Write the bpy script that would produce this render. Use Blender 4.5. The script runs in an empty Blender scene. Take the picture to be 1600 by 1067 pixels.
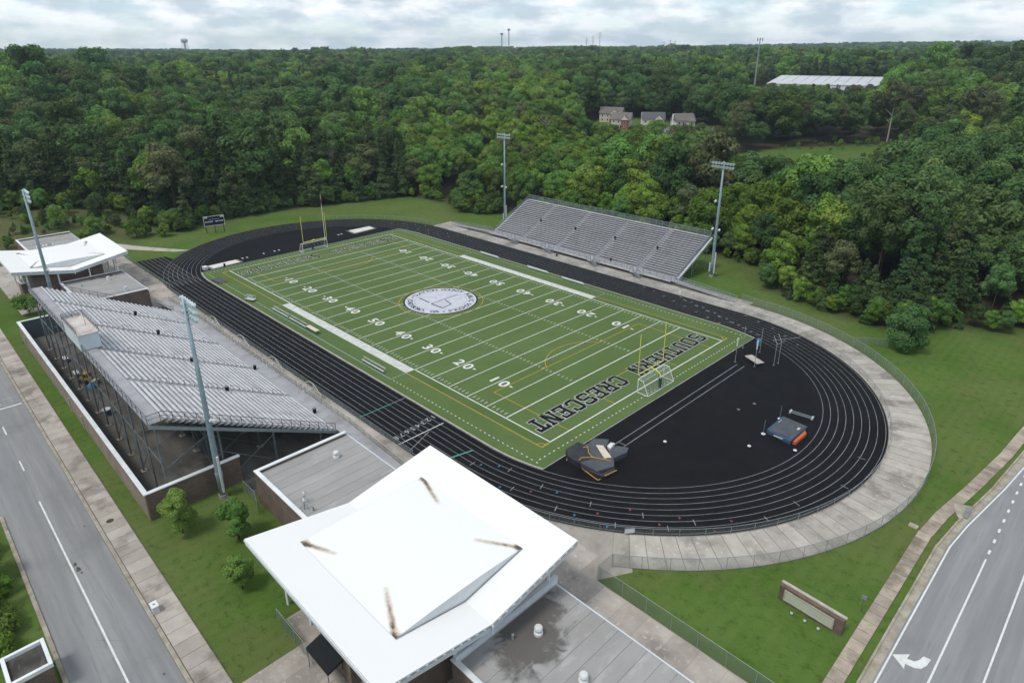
import bpy, bmesh, math, random
import numpy as np
from mathutils import Vector, Matrix
random.seed(7); RNG = np.random.default_rng(11)
SC = bpy.context.scene
COL = SC.collection
rad = math.radians
# ------------------------------------------------------------------ camera, sky, sun, exposure
cam = bpy.data.cameras.new('camera'); camo = bpy.data.objects.new('camera', cam); COL.objects.link(camo)
CAM = (107.88, -84.0, 52.23)
camo.location = CAM; camo.rotation_euler = (1.19006457, 0.00476125, 0.79204064)
cam.sensor_width = 36.0; cam.lens = 1022.04 / 1600 * 36; cam.shift_y = -(533.5 - 483.64) / 1600
cam.clip_start = 0.5; cam.clip_end = 20000
SC.camera = camo
SUN_EL, SUN_AZ = rad(60), rad(262)      # azimuth measured from +X, counter clockwise, towards the sun
sd = Vector((math.cos(SUN_EL)*math.cos(SUN_AZ), math.cos(SUN_EL)*math.sin(SUN_AZ), math.sin(SUN_EL)))
sun = bpy.data.lights.new('sun', 'SUN'); suno = bpy.data.objects.new('sun', sun); COL.objects.link(suno)
sun.energy = 1.5; sun.angle = rad(14); sun.color = (1.0, 0.95, 0.87)
suno.rotation_euler = sd.to_track_quat('Z', 'Y').to_euler(); suno.location = (0, 0, 200)
SC.view_settings.view_transform = 'Standard'; SC.view_settings.look = 'None'
SC.view_settings.gamma = 1.0; SC.view_settings.use_curve_mapping = False
SC.view_settings.exposure = 0.52
SC.cycles.max_bounces = 5; SC.cycles.diffuse_bounces = 2; SC.cycles.glossy_bounces = 2
SC.cycles.transmission_bounces = 2; SC.cycles.transparent_max_bounces = 12; SC.cycles.volume_bounces = 0
SC.cycles.use_denoising = True; SC.cycles.use_adaptive_sampling = True; SC.cycles.adaptive_threshold = 0.02

W = bpy.data.worlds.new('World'); SC.world = W; W.use_nodes = True
nt = W.node_tree; nt.nodes.clear()
def N(nt, t, **kw):
    n = nt.nodes.new(t)
    for k, v in kw.items(): setattr(n, k, v)
    return n
out = N(nt, 'ShaderNodeOutputWorld'); bg = N(nt, 'ShaderNodeBackground')
sky = N(nt, 'ShaderNodeTexSky', sky_type='NISHITA'); sky.sun_disc = False
sky.sun_elevation = SUN_EL; sky.sun_rotation = math.pi/2 - SUN_AZ
sky.air_density = 1.0; sky.dust_density = 0.3; sky.ozone_density = 2.0
tc = N(nt, 'ShaderNodeTexCoord'); sep = N(nt, 'ShaderNodeSeparateXYZ'); nt.links.new(tc.outputs['Generated'], sep.inputs[0])
kz = N(nt, 'ShaderNodeMath', operation='MULTIPLY'); kz.inputs[1].default_value = 3.0; nt.links.new(sep.outputs[2], kz.inputs[0])
cmb = N(nt, 'ShaderNodeCombineXYZ'); nt.links.new(sep.outputs[0], cmb.inputs[0]); nt.links.new(sep.outputs[1], cmb.inputs[1]); nt.links.new(kz.outputs[0], cmb.inputs[2])
n1 = N(nt, 'ShaderNodeTexNoise'); n1.inputs['Scale'].default_value = 8.0; n1.inputs['Detail'].default_value = 9; n1.inputs['Roughness'].default_value = 0.6
n1.inputs['Distortion'].default_value = 0.0
nt.links.new(cmb.outputs[0], n1.inputs['Vector'])
cr = N(nt, 'ShaderNodeValToRGB'); cr.color_ramp.elements[0].position = 0.38; cr.color_ramp.elements[1].position = 0.56
cr.color_ramp.elements[0].color = (0.5, 0.5, 0.5, 1); cr.color_ramp.elements[1].color = (1, 1, 1, 1)
nt.links.new(n1.outputs['Fac'], cr.inputs[0])
n2 = N(nt, 'ShaderNodeTexNoise'); n2.inputs['Scale'].default_value = 15.0; n2.inputs['Detail'].default_value = 7; n2.inputs['Roughness'].default_value = 0.55
nt.links.new(cmb.outputs[0], n2.inputs['Vector'])
cc = N(nt, 'ShaderNodeValToRGB')                       # cloud brightness: grey bases and white tops
cc.color_ramp.elements[0].position = 0.40; cc.color_ramp.elements[0].color = (0.44, 0.515, 0.58, 1)
cc.color_ramp.elements[1].position = 0.60; cc.color_ramp.elements[1].color = (0.78, 0.80, 0.815, 1)
nt.links.new(n2.outputs['Fac'], cc.inputs[0])
sk = N(nt, 'ShaderNodeVectorMath', operation='MULTIPLY'); sk.inputs[1].default_value = (0.082, 0.098, 0.115)
nt.links.new(sky.outputs[0], sk.inputs[0])
mx = N(nt, 'ShaderNodeMix', data_type='RGBA'); nt.links.new(cr.outputs[0], mx.inputs[0])
nt.links.new(sk.outputs[0], mx.inputs[6]); nt.links.new(cc.outputs[0], mx.inputs[7])
nt.links.new(mx.outputs[2], bg.inputs[0]); bg.inputs[1].default_value = 1.0
nt.links.new(bg.outputs[0], out.inputs[0])

# ------------------------------------------------------------------ helpers
class MB:
    def __init__(s): s.v = []; s.f = []
    def quad(s, *p):
        b = len(s.v); s.v += [tuple(q) for q in p]; s.f.append(tuple(range(b, b+len(p)))); return s
    def box(s, x0, x1, y0, y1, z0, z1):
        b = len(s.v)
        s.v += [(x0,y0,z0),(x1,y0,z0),(x1,y1,z0),(x0,y1,z0),(x0,y0,z1),(x1,y0,z1),(x1,y1,z1),(x0,y1,z1)]
        s.f += [tuple(b+i for i in f) for f in ((3,2,1,0),(4,5,6,7),(0,1,5,4),(1,2,6,5),(2,3,7,6),(3,0,4,7))]; return s
    def bar(s, a, b, w, n=4, w2=None, twist=0.0):
        a = Vector(a); b = Vector(b); d = (b-a)
        if d.length < 1e-6: return s
        d.normalize(); up = Vector((0,0,1)) if abs(d.z) < 0.95 else Vector((1,0,0))
        u = d.cross(up).normalized(); v = u.cross(d); k = len(s.v); w2 = w if w2 is None else w2
        for P, r in ((a, w), (b, w2)):
            for i in range(n):
                t = 2*math.pi*(i+.5)/n + twist; q = P + u*(r*math.cos(t)) + v*(r*math.sin(t)); s.v.append(tuple(q))
        for i in range(n): j = (i+1) % n; s.f.append((k+i, k+j, k+n+j, k+n+i))
        s.f.append(tuple(k+n-1-i for i in range(n))); s.f.append(tuple(k+n+i for i in range(n))); return s
    def tube(s, pts, w, n=6):
        for a, b in zip(pts[:-1], pts[1:]): s.bar(a, b, w, n)
        return s
    def prism(s, poly, z0, z1):
        n = len(poly); k = len(s.v)
        s.v += [(x,y,z0) for x,y in poly] + [(x,y,z1) for x,y in poly]
        s.f.append(tuple(k+n-1-i for i in range(n))); s.f.append(tuple(k+n+i for i in range(n)))
        for i in range(n): j = (i+1) % n; s.f.append((k+i, k+j, k+n+j, k+n+i))
        return s
    def sheet(s, poly, z): return s.quad(*[(x,y,z) for x,y in poly])
    def lathe(s, c, prof, n=12):
        k = len(s.v)
        for r, z in prof:
            for i in range(n): t = 2*math.pi*i/n; s.v.append((c[0]+r*math.cos(t), c[1]+r*math.sin(t), c[2]+z))
        for a in range(len(prof)-1):
            for i in range(n): j = (i+1) % n; s.f.append((k+a*n+i, k+a*n+j, k+(a+1)*n+j, k+(a+1)*n+i))
        s.f.append(tuple(k+n-1-i for i in range(n))); s.f.append(tuple(k+(len(prof)-1)*n+i for i in range(n))); return s
    def mesh(s, name, m=None, smooth=False):
        me = bpy.data.meshes.new(name); me.from_pydata(s.v, [], s.f); me.update()
        if m: me.materials.append(m)
        if smooth: me.polygons.foreach_set('use_smooth', [True]*len(me.polygons))
        return me
    def build(s, name, m, parent=None, smooth=False, loc=None, rot=0):
        return put(name, s.mesh(name, m, smooth), parent, loc, rot)
def put(name, me, parent=None, loc=None, rot=0):
    o = bpy.data.objects.new(name, me); COL.objects.link(o)
    if parent: o.parent = parent
    if loc: o.location = loc
    if rot: o.rotation_euler = (0, 0, rot)
    return o
def tag(o, label=None, cat=None, group=None, kind=None):
    if label: o['label'] = label
    if cat: o['category'] = cat
    if group: o['group'] = group
    if kind: o['kind'] = kind
    return o
def thing(name, label, cat, loc=(0,0,0), rot=0, group=None):
    o = bpy.data.objects.new(name, None); COL.objects.link(o); o.empty_display_size = 0.3
    o.location = loc; o.rotation_euler = (0, 0, rot); return tag(o, label, cat, group)
def struct(o, label): return tag(o, label, kind='structure')
def copy_tree(o, parent=None):
    c = o.copy(); COL.objects.link(c); c.parent = parent
    for ch in o.children: copy_tree(ch, c)
    return c
def arc(cx, cy, r, a0, a1, n): return [(cx+r*math.cos(rad(a0+(a1-a0)*i/n)), cy+r*math.sin(rad(a0+(a1-a0)*i/n))) for i in range(n+1)]
def sm(x, a, b):
    t = np.clip((np.asarray(x, float)-a)/(b-a), 0, 1); return t*t*(3-2*t)

# ------------------------------------------------------------------ materials
def C(c): return (c[0], c[1], c[2], 1)
def mat(name, c1, c2=None, scale=1.0, rough=0.85, metal=0.0, c3=None, scale3=0.1, lo3=0.5, hi3=0.7, c4=None, scale4=0.4, lo4=0.55, hi4=0.7,
        rand=0.0, bump=0.0, bscale=8.0, spec=0.3, stretch=None, detail=5, obj=False):
    m = bpy.data.materials.new(name); m.use_nodes = True; t = m.node_tree; b = t.nodes['Principled BSDF']
    b.inputs['Roughness'].default_value = rough; b.inputs['Metallic'].default_value = metal
    b.inputs['Specular IOR Level'].default_value = spec
    if obj: pos = N(t, 'ShaderNodeTexCoord').outputs['Object']
    else: pos = N(t, 'ShaderNodeNewGeometry').outputs['Position']
    if stretch:
        mp = N(t, 'ShaderNodeMapping'); mp.inputs['Scale'].default_value = stretch; t.links.new(pos, mp.inputs[0]); spos = mp.outputs[0]
    else: spos = pos
    def noise(sc, p, d=detail):
        n = N(t, 'ShaderNodeTexNoise'); n.inputs['Scale'].default_value = sc; n.inputs['Detail'].default_value = d; n.inputs['Roughness'].default_value = 0.62
        t.links.new(p, n.inputs['Vector']); return n.outputs['Fac']
    def ramp(f, lo, hi):
        r = N(t, 'ShaderNodeMapRange'); r.interpolation_type = 'SMOOTHSTEP'; r.inputs[1].default_value = lo; r.inputs[2].default_value = hi
        t.links.new(f, r.inputs[0]); return r.outputs[0]
    def mix(f, a, bcol):
        x = N(t, 'ShaderNodeMix', data_type='RGBA'); t.links.new(f, x.inputs[0])
        if isinstance(a, tuple): x.inputs[6].default_value = C(a)
        else: t.links.new(a, x.inputs[6])
        if isinstance(bcol, tuple): x.inputs[7].default_value = C(bcol)
        else: t.links.new(bcol, x.inputs[7])
        return x.outputs[2]
    col = tuple(c1)
    if c2: col = mix(ramp(noise(scale, spos), 0.32, 0.68), tuple(c1), tuple(c2))
    if c3: col = mix(ramp(noise(scale3, pos), lo3, hi3), col, tuple(c3))
    if c4: col = mix(ramp(noise(scale4, spos), lo4, hi4), col, tuple(c4))
    if rand:
        oi = N(t, 'ShaderNodeObjectInfo'); hs = N(t, 'ShaderNodeMapRange'); hs.inputs[3].default_value = 1-rand; hs.inputs[4].default_value = 1+rand
        t.links.new(oi.outputs['Random'], hs.inputs[0])
        vm = N(t, 'ShaderNodeVectorMath', operation='SCALE'); t.links.new(hs.outputs[0], vm.inputs['Scale'])
        if isinstance(col, tuple): vm.inputs[0].default_value = col
        else: t.links.new(col, vm.inputs[0])
        col = vm.outputs[0]
    if isinstance(col, tuple): b.inputs['Base Color'].default_value = C(col)
    else: t.links.new(col, b.inputs['Base Color'])
    if bump:
        bp_ = N(t, 'ShaderNodeBump'); bp_.inputs['Strength'].default_value = bump; bp_.inputs['Distance'].default_value = 0.05
        t.links.new(noise(bscale, pos), bp_.inputs['Height']); t.links.new(bp_.outputs[0], b.inputs['Normal'])
    m['_col'] = 0
    return m
M = {}
M['turf'] = mat('turf', (0.0763,0.1205,0.0348), (0.0935,0.1412,0.0455), 0.05, 0.9, c3=(0.0840,0.1187,0.0435), scale3=0.35, c4=(0.0687,0.1130,0.0328), scale4=2.5, bump=0.15, bscale=20, spec=0.15)
M['turf_dark'] = mat('turf_dark', (0.0662,0.1138,0.0322), (0.0813,0.1213,0.0399), 0.15, 0.9, c4=(0.0605,0.1045,0.0304), scale4=2.5, spec=0.15)
M['track'] = mat('track', (0.0061,0.0063,0.0077), (0.0086,0.0090,0.0104), 0.35, 0.9, c3=(0.0049,0.0052,0.0069), scale3=0.06, spec=0.12, c4=(0.0099,0.0099,0.0113), scale4=5)
M['white'] = mat('white_paint', (0.66,0.67,0.66), (0.54,0.55,0.52), 1.5, 0.8)
M['lane'] = mat('lane_paint', (0.3312,0.3404,0.3496), (0.2024,0.2116,0.2208), 0.5, 0.85)
M['yellow_l'] = mat('yellow_line', (0.42,0.27,0.035), (0.32,0.23,0.04), 0.6, 0.85)
M['green_l'] = mat('green_line', (0.08,0.32,0.26), None, rough=0.85)
M['blue_l'] = mat('blue_line', (0.0440,0.1440,0.2730), None, rough=0.85)
M['pale_blue'] = mat('pale_blue_line', (0.20,0.33,0.40), None, rough=0.85)
M['red_l'] = mat('red_line', (0.1800,0.0540,0.0600), None, rough=0.85)
M['black_p'] = mat('black_paint', (0.010,0.010,0.011), None, rough=0.9, spec=0.1)
M['seal'] = mat('seal_white', (0.50,0.51,0.56), (0.44,0.45,0.50), 0.8, 0.9)
M['seal_grey'] = mat('seal_grey', (0.27,0.28,0.32), None, rough=0.9)
M['letter'] = mat('letter_white', (0.55,0.56,0.55), (0.42,0.43,0.40), 1.0, 0.9)
M['curb'] = mat('kerb_band', (0.42,0.39,0.35), (0.34,0.31,0.27), 1.2, 0.9)
def grass_mat():
    m = bpy.data.materials.new('grass'); m.use_nodes = True; t = m.node_tree; b = t.nodes['Principled BSDF']; b.inputs['Roughness'].default_value = .95; b.inputs['Specular IOR Level'].default_value = .08
    pos = N(t, 'ShaderNodeNewGeometry').outputs['Position']
    def ns(sc, lo, hi, d=6, rough=.65):
        n = N(t, 'ShaderNodeTexNoise'); n.inputs['Scale'].default_value = sc; n.inputs['Detail'].default_value = d; n.inputs['Roughness'].default_value = rough; t.links.new(pos, n.inputs['Vector'])
        r = N(t, 'ShaderNodeMapRange'); r.interpolation_type = 'SMOOTHSTEP'; r.inputs[1].default_value = lo; r.inputs[2].default_value = hi; t.links.new(n.outputs['Fac'], r.inputs[0]); return r.outputs[0]
    def mx2(f, a, c, k=1.0):
        x = N(t, 'ShaderNodeMix', data_type='RGBA')
        if k < 1: q = N(t, 'ShaderNodeMath', operation='MULTIPLY'); q.inputs[1].default_value = k; t.links.new(f, q.inputs[0]); f = q.outputs[0]
        t.links.new(f, x.inputs[0])
        for s_, v in ((6, a), (7, c)):
            if isinstance(v, tuple): x.inputs[s_].default_value = C(v)
            else: t.links.new(v, x.inputs[s_])
        return x.outputs[2]
    col = mx2(ns(.10, .35, .65), (0.056,0.110,0.017), (0.080,0.136,0.028))
    col = mx2(ns(.035, .45, .62), col, (0.108,0.124,0.042), .65)
    col = mx2(ns(.30, .52, .70, 8, .75), col, (0.125,0.122,0.055), .5)
    col = mx2(ns(.9, .50, .66, 8, .75), col, (0.034,0.068,0.011), .75)
    col = mx2(ns(4.5, .48, .62, 4, .8), col, (0.098,0.140,0.036), .5)
    w = N(t, 'ShaderNodeTexWave'); w.inputs['Scale'].default_value = .22; w.inputs['Distortion'].default_value = 1.2; w.inputs['Detail'].default_value = 2; w.inputs['Detail Scale'].default_value = .4; t.links.new(pos, w.inputs['Vector'])
    wr = N(t, 'ShaderNodeMapRange'); wr.inputs[3].default_value = .97; wr.inputs[4].default_value = 1.03; t.links.new(w.outputs['Fac'], wr.inputs[0])
    vm = N(t, 'ShaderNodeVectorMath', operation='SCALE'); t.links.new(col, vm.inputs[0]); t.links.new(wr.outputs[0], vm.inputs['Scale']); t.links.new(vm.outputs[0], b.inputs['Base Color'])
    n = N(t, 'ShaderNodeTexNoise'); n.inputs['Scale'].default_value = 6; n.inputs['Detail'].default_value = 6; t.links.new(pos, n.inputs['Vector']); bu = N(t, 'ShaderNodeBump'); bu.inputs['Strength'].default_value = .5; bu.inputs['Distance'].default_value = .08; t.links.new(n.outputs['Fac'], bu.inputs['Height']); t.links.new(bu.outputs[0], b.inputs['Normal'])
    return m
M['grass'] = grass_mat()
M['conc'] = mat('concrete', (0.3840,0.3469,0.3053), (0.2976,0.2662,0.2348), 0.35, 0.9, c3=(0.2035,0.1813,0.1596), scale3=0.16, lo3=0.48, hi3=0.68, c4=(0.4416,0.4088,0.3663), scale4=1.8, rand=0.13, bump=0.1)
M['ring'] = mat('ring_concrete', (0.3895,0.3612,0.3228), (0.3230,0.2947,0.2611), 0.4, 0.9, c3=(0.2185,0.1979,0.1737), scale3=0.2, lo3=0.48, hi3=0.68, c4=(0.4370,0.4088,0.3703), scale4=1.5, rand=0.13, bump=0.1)
M['conc_joint'] = mat('joint_fill', (0.20,0.18,0.15), (0.13,0.12,0.09), 1.5, 0.95)
M['conc_base'] = mat('concrete_base', (0.33,0.30,0.265), (0.26,0.235,0.205), 0.4, 0.9, c3=(0.20,0.18,0.16), scale3=0.2)
M['kerb'] = mat('kerb_concrete', (0.36,0.33,0.27), (0.25,0.22,0.17), 0.8, 0.9, c3=(0.16,0.14,0.09), scale3=0.6, lo3=0.55, hi3=0.75, rand=0.08)
M['asphalt'] = mat('asphalt', (0.195,0.196,0.200), (0.255,0.255,0.256), 0.55, 0.85, c3=(0.1650,0.1663,0.1668), scale3=0.07, lo3=0.5, hi3=0.75, c4=(0.1900,0.1881,0.1940), scale4=3, spec=0.25, stretch=(0.06,1.3,1), bump=0.1, bscale=25)
M['asphalt_r'] = mat('asphalt_right', (0.195,0.196,0.200), (0.255,0.255,0.256), 0.55, 0.85, c3=(0.1650,0.1663,0.1668), scale3=0.07, lo3=0.5, hi3=0.75, c4=(0.1900,0.1881,0.1940), scale4=3, spec=0.25, stretch=(1.3,0.06,1), bump=0.1, bscale=25)
M['seam'] = mat('asphalt_seam', (0.1620,0.1620,0.1593), (0.2295,0.2295,0.2228), 0.7, 0.9)
M['patch'] = mat('asphalt_stain', (0.035,0.035,0.03), (0.10,0.10,0.09), 2.0, 0.9)
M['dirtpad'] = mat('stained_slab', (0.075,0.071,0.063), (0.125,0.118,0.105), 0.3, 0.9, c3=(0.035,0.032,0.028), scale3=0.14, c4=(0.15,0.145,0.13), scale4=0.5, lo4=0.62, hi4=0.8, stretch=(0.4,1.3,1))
M['galv'] = mat('galvanised_steel', (0.30,0.34,0.36), (0.24,0.27,0.29), 1.5, 0.55, 0.35)
M['pole'] = mat('pole_steel', (0.27,0.35,0.39), (0.21,0.28,0.32), 0.7, 0.55, 0.35)
M['alu'] = mat('aluminium', (0.5600,0.5600,0.5772), (0.4704,0.4704,0.4884), 0.5, 0.5, 0.30, c3=(0.4032,0.3920,0.3996), scale3=0.25, lo3=0.5, hi3=0.75, rand=0.06)
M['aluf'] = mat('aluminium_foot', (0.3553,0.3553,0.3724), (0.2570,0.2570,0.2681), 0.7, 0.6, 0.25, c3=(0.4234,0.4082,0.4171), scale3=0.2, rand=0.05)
M['aluv'] = mat('aluminium_foot_light', (0.34,0.34,0.355), (0.28,0.28,0.29), 0.7, 0.6, 0.25, rand=0.05)
M['alud'] = mat('aluminium_deck', (0.37,0.365,0.39), (0.31,0.305,0.32), 0.6, 0.6, 0.25, c3=(0.24,0.235,0.23), scale3=0.25, lo3=0.52, hi3=0.75)
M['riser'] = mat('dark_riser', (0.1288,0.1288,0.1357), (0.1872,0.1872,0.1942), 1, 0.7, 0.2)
M['rail'] = mat('rail_steel', (0.20,0.21,0.22), (0.13,0.135,0.14), 1.2, 0.5, 0.5)
M['rail_d'] = mat('dark_rail', (0.10,0.105,0.11), (0.07,0.072,0.075), 1.2, 0.6, 0.3)
M['column'] = mat('column_steel', (0.17,0.195,0.21), (0.12,0.14,0.15), 1.0, 0.6, 0.3)
M['tan_rail'] = mat('tan_rail', (0.4420,0.4420,0.3780), (0.3380,0.3380,0.2970), 1.2, 0.6, 0.2)
M['brick'] = None
M['coping'] = mat('white_coping', (0.70,0.72,0.73), (0.58,0.61,0.62), 0.5, 0.6)
M['roofw'] = None
M['fascia'] = mat('fascia', (0.56,0.61,0.64), (0.49,0.53,0.57), 0.5, 0.6)
M['steps'] = mat('step_metal', (0.66,0.68,0.69), (0.60,0.62,0.63), 1.0, 0.6)
M['soffit'] = mat('soffit', (0.45,0.45,0.44), None, rough=0.8)
M['membrane'] = mat('roof_membrane', (0.31,0.305,0.295), (0.265,0.262,0.255), 0.35, 0.85, c3=(0.25,0.235,0.21), scale3=0.10, lo3=0.5, hi3=0.75, c4=(0.345,0.34,0.33), scale4=0.9, rand=0.05, stretch=(1,0.35,1))
M['membrane_seam'] = mat('membrane_seam', (0.19,0.185,0.178), (0.23,0.225,0.215), 1, 0.9)
M['ventw'] = mat('vent_white', (0.62,0.63,0.63), (0.52,0.53,0.53), 2, 0.5)
M['black'] = mat('black_vinyl', (0.010,0.012,0.015), (0.016,0.018,0.020), 1, 0.7, spec=0.15)
M['mat_grey'] = mat('mat_vinyl', (0.055,0.060,0.072), (0.075,0.080,0.092), 0.8, 0.6, c3=(0.045,0.05,0.06), scale3=1.2)
M['mat_dark'] = mat('mat_cover', (0.020,0.022,0.026), (0.032,0.034,0.04), 0.9, 0.7)
M['mat_blue'] = mat('mat_blue', (0.030,0.065,0.12), (0.04,0.08,0.14), 0.8, 0.6)
M['orange'] = mat('orange_vinyl', (0.50,0.11,0.03), (0.40,0.08,0.03), 1, 0.6)
M['gold'] = mat('gold_strap', (0.55,0.29,0.03), (0.45,0.25,0.05), 2, 0.7)
M['cream'] = mat('foam_board', (0.58,0.52,0.42), (0.5,0.45,0.36), 1.5, 0.85)
M['yellow'] = mat('goal_yellow', (0.68,0.66,0.10), (0.6,0.58,0.10), 1.5, 0.5)
M['navy'] = mat('navy_pad', (0.03,0.055,0.09), None, rough=0.7)
M['gwhite'] = mat('goal_white', (0.72,0.73,0.73), None, rough=0.5)
M['blue_bin'] = mat('blue_plastic', (0.06,0.20,0.36), (0.05,0.16,0.3), 1, 0.5)
M['plywood'] = mat('weathered_board', (0.42,0.39,0.36), (0.33,0.30,0.27), 1.5, 0.9)
M['equip'] = mat('equipment_yellow', (0.42,0.27,0.04), (0.30,0.19,0.03), 2, 0.5)
M['sand'] = mat('sand_cover', (0.62,0.60,0.56), (0.52,0.50,0.45), 0.9, 0.9)
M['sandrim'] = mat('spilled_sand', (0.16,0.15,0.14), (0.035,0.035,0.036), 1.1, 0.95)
M['bark'] = mat('bark', (0.075,0.058,0.042), (0.045,0.035,0.026), 3, 0.95, obj=True)
M['palebark'] = mat('pale_bark', (0.36,0.34,0.30), (0.26,0.24,0.20), 2, 0.95, obj=True)
M['house_tan'] = mat('siding_tan', (0.5980,0.5290,0.4370), (0.5520,0.4830,0.4025), 0.8, 0.8)
M['house_grey'] = mat('siding_grey', (0.5040,0.5040,0.4800), None, rough=0.8)
M['house_brick'] = mat('house_brick', (0.22,0.085,0.055), (0.27,0.12,0.085), 2.5, 0.9)
M['shingle'] = mat('shingle', (0.075,0.077,0.085), (0.11,0.112,0.12), 1.2, 0.9)
M['shingle_l'] = mat('shingle_brown', (0.13,0.12,0.11), (0.17,0.155,0.14), 1.2, 0.9)
M['trim'] = mat('white_trim', (0.75,0.75,0.73), None, rough=0.6)
M['glass'] = mat('dark_glass', (0.02,0.025,0.03), None, rough=0.1, spec=0.6)
M['warehouse'] = mat('warehouse_roof', (0.4836,0.5005,0.5168), (0.4290,0.4466,0.4712), 0.05, 0.6)
M['clay'] = mat('bare_clay', (0.26,0.13,0.075), (0.20,0.11,0.06), 0.3, 0.95)
M['lampw'] = mat('lamp_housing', (0.52,0.63,0.65), (0.44,0.53,0.55), 1.5, 0.45, 0.2)
M['scorenavy'] = mat('score_navy', (0.012,0.016,0.035), None, rough=0.5)
M['wood'] = mat('post_wood', (0.07,0.05,0.035), None, rough=0.9)
M['signcream'] = mat('sign_panel', (0.44,0.47,0.37), (0.39,0.42,0.33), 0.8, 0.7)
M['stone'] = mat('cap_stone', (0.45,0.42,0.36), (0.33,0.30,0.25), 1.5, 0.9)
M['carpaint'] = mat('car_paint', (0.012,0.013,0.016), None, rough=0.25, spec=0.5)
M['tyre'] = mat('tyre', (0.012,0.012,0.012), None, rough=0.9)
M['press'] = mat('press_box_panel', (0.53,0.61,0.65), (0.48,0.55,0.59), 0.4, 0.6)
M['pressroof'] = mat('press_roof', (0.56,0.51,0.47), (0.42,0.38,0.35), 0.5, 0.8, c3=(0.30,0.27,0.25), scale3=0.35, lo3=0.55, hi3=0.75)
M['walk'] = mat('walk_slab', (0.3880,0.3479,0.3100), (0.3298,0.2940,0.2600), 0.5, 0.9, c3=(0.1979,0.1744,0.1490), scale3=0.22, lo3=0.48, hi3=0.68, rand=0.13)
M['walkR'] = mat('walk_slab_tan', (0.37,0.315,0.25), (0.27,0.23,0.18), 0.6, 0.9, c3=(0.16,0.135,0.105), scale3=0.3, lo3=0.5, hi3=0.72, rand=0.14)

def brick_mat(name, c1, c2, mortar, sc=1.0):
    m = bpy.data.materials.new(name); m.use_nodes = True; t = m.node_tree; b = t.nodes['Principled BSDF']; b.inputs['Roughness'].default_value = 0.9
    b.inputs['Specular IOR Level'].default_value = 0.2
    g = N(t, 'ShaderNodeNewGeometry'); s = N(t, 'ShaderNodeSeparateXYZ'); t.links.new(g.outputs['Position'], s.inputs[0])
    ad = N(t, 'ShaderNodeMath', operation='ADD'); t.links.new(s.outputs[0], ad.inputs[0]); t.links.new(s.outputs[1], ad.inputs[1])
    c = N(t, 'ShaderNodeCombineXYZ'); t.links.new(ad.outputs[0], c.inputs[0]); t.links.new(s.outputs[2], c.inputs[1])
    k = N(t, 'ShaderNodeTexBrick'); t.links.new(c.outputs[0], k.inputs['Vector'])
    k.inputs['Color1'].default_value = C(c1); k.inputs['Color2'].default_value = C(c2); k.inputs['Mortar'].default_value = C(mortar)
    k.inputs['Scale'].default_value = sc; k.inputs['Brick Width'].default_value = 0.42; k.inputs['Row Height'].default_value = 0.20; k.inputs['Mortar Size'].default_value = 0.012
    n = N(t, 'ShaderNodeTexNoise'); n.inputs['Scale'].default_value = 0.5; n.inputs['Detail'].default_value = 5; t.links.new(g.outputs['Position'], n.inputs['Vector'])
    r = N(t, 'ShaderNodeMapRange'); r.inputs[1].default_value = 0.3; r.inputs[2].default_value = 0.7; r.inputs[3].default_value = 0.78; r.inputs[4].default_value = 1.15; t.links.new(n.outputs['Fac'], r.inputs[0])
    v = N(t, 'ShaderNodeVectorMath', operation='SCALE'); t.links.new(k.outputs['Color'], v.inputs[0]); t.links.new(r.outputs[0], v.inputs['Scale'])
    t.links.new(v.outputs[0], b.inputs['Base Color']); return m
M['brick'] = brick_mat('brick_wall', (0.155,0.112,0.088), (0.118,0.084,0.066), (0.19,0.165,0.14))
M['brick_pale'] = brick_mat('brick_wall_pale', (0.24,0.185,0.15), (0.20,0.155,0.125), (0.28,0.24,0.20))
M['block'] = mat('painted_block', (0.075,0.105,0.115), (0.10,0.135,0.145), 0.4, 0.85, c3=(0.05,0.07,0.075), scale3=0.2)

def canopy_mat():
    m = bpy.data.materials.new('white_roof_metal'); m.use_nodes = True; t = m.node_tree; b = t.nodes['Principled BSDF']; b.inputs['Roughness'].default_value = 0.55
    at = N(t, 'ShaderNodeAttribute'); at.attribute_name = 'stain'
    g = N(t, 'ShaderNodeNewGeometry'); n = N(t, 'ShaderNodeTexNoise'); n.inputs['Scale'].default_value = 1.6; n.inputs['Detail'].default_value = 8; n.inputs['Roughness'].default_value = 0.7
    t.links.new(g.outputs['Position'], n.inputs['Vector'])
    r = N(t, 'ShaderNodeMapRange'); r.inputs[1].default_value = 0.25; r.inputs[2].default_value = 0.7; r.inputs[3].default_value = 0.1; r.inputs[4].default_value = 1.7; t.links.new(n.outputs['Fac'], r.inputs[0])
    mu = N(t, 'ShaderNodeMath', operation='MULTIPLY'); mu.use_clamp = True; t.links.new(at.outputs['Fac'], mu.inputs[0]); t.links.new(r.outputs[0], mu.inputs[1])
    cr = N(t, 'ShaderNodeValToRGB'); e = cr.color_ramp.elements; e[0].position = 0.0; e[0].color = (0.735,0.735,0.725,1); e[1].position = 1.0; e[1].color = (0.07,0.052,0.035,1)
    x = e.new(0.25); x.color = (0.60,0.56,0.49,1); x = e.new(0.65); x.color = (0.30,0.235,0.165,1)
    t.links.new(mu.outputs[0], cr.inputs[0]); t.links.new(cr.outputs[0], b.inputs['Base Color']); return m
M['roofw'] = canopy_mat()

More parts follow.
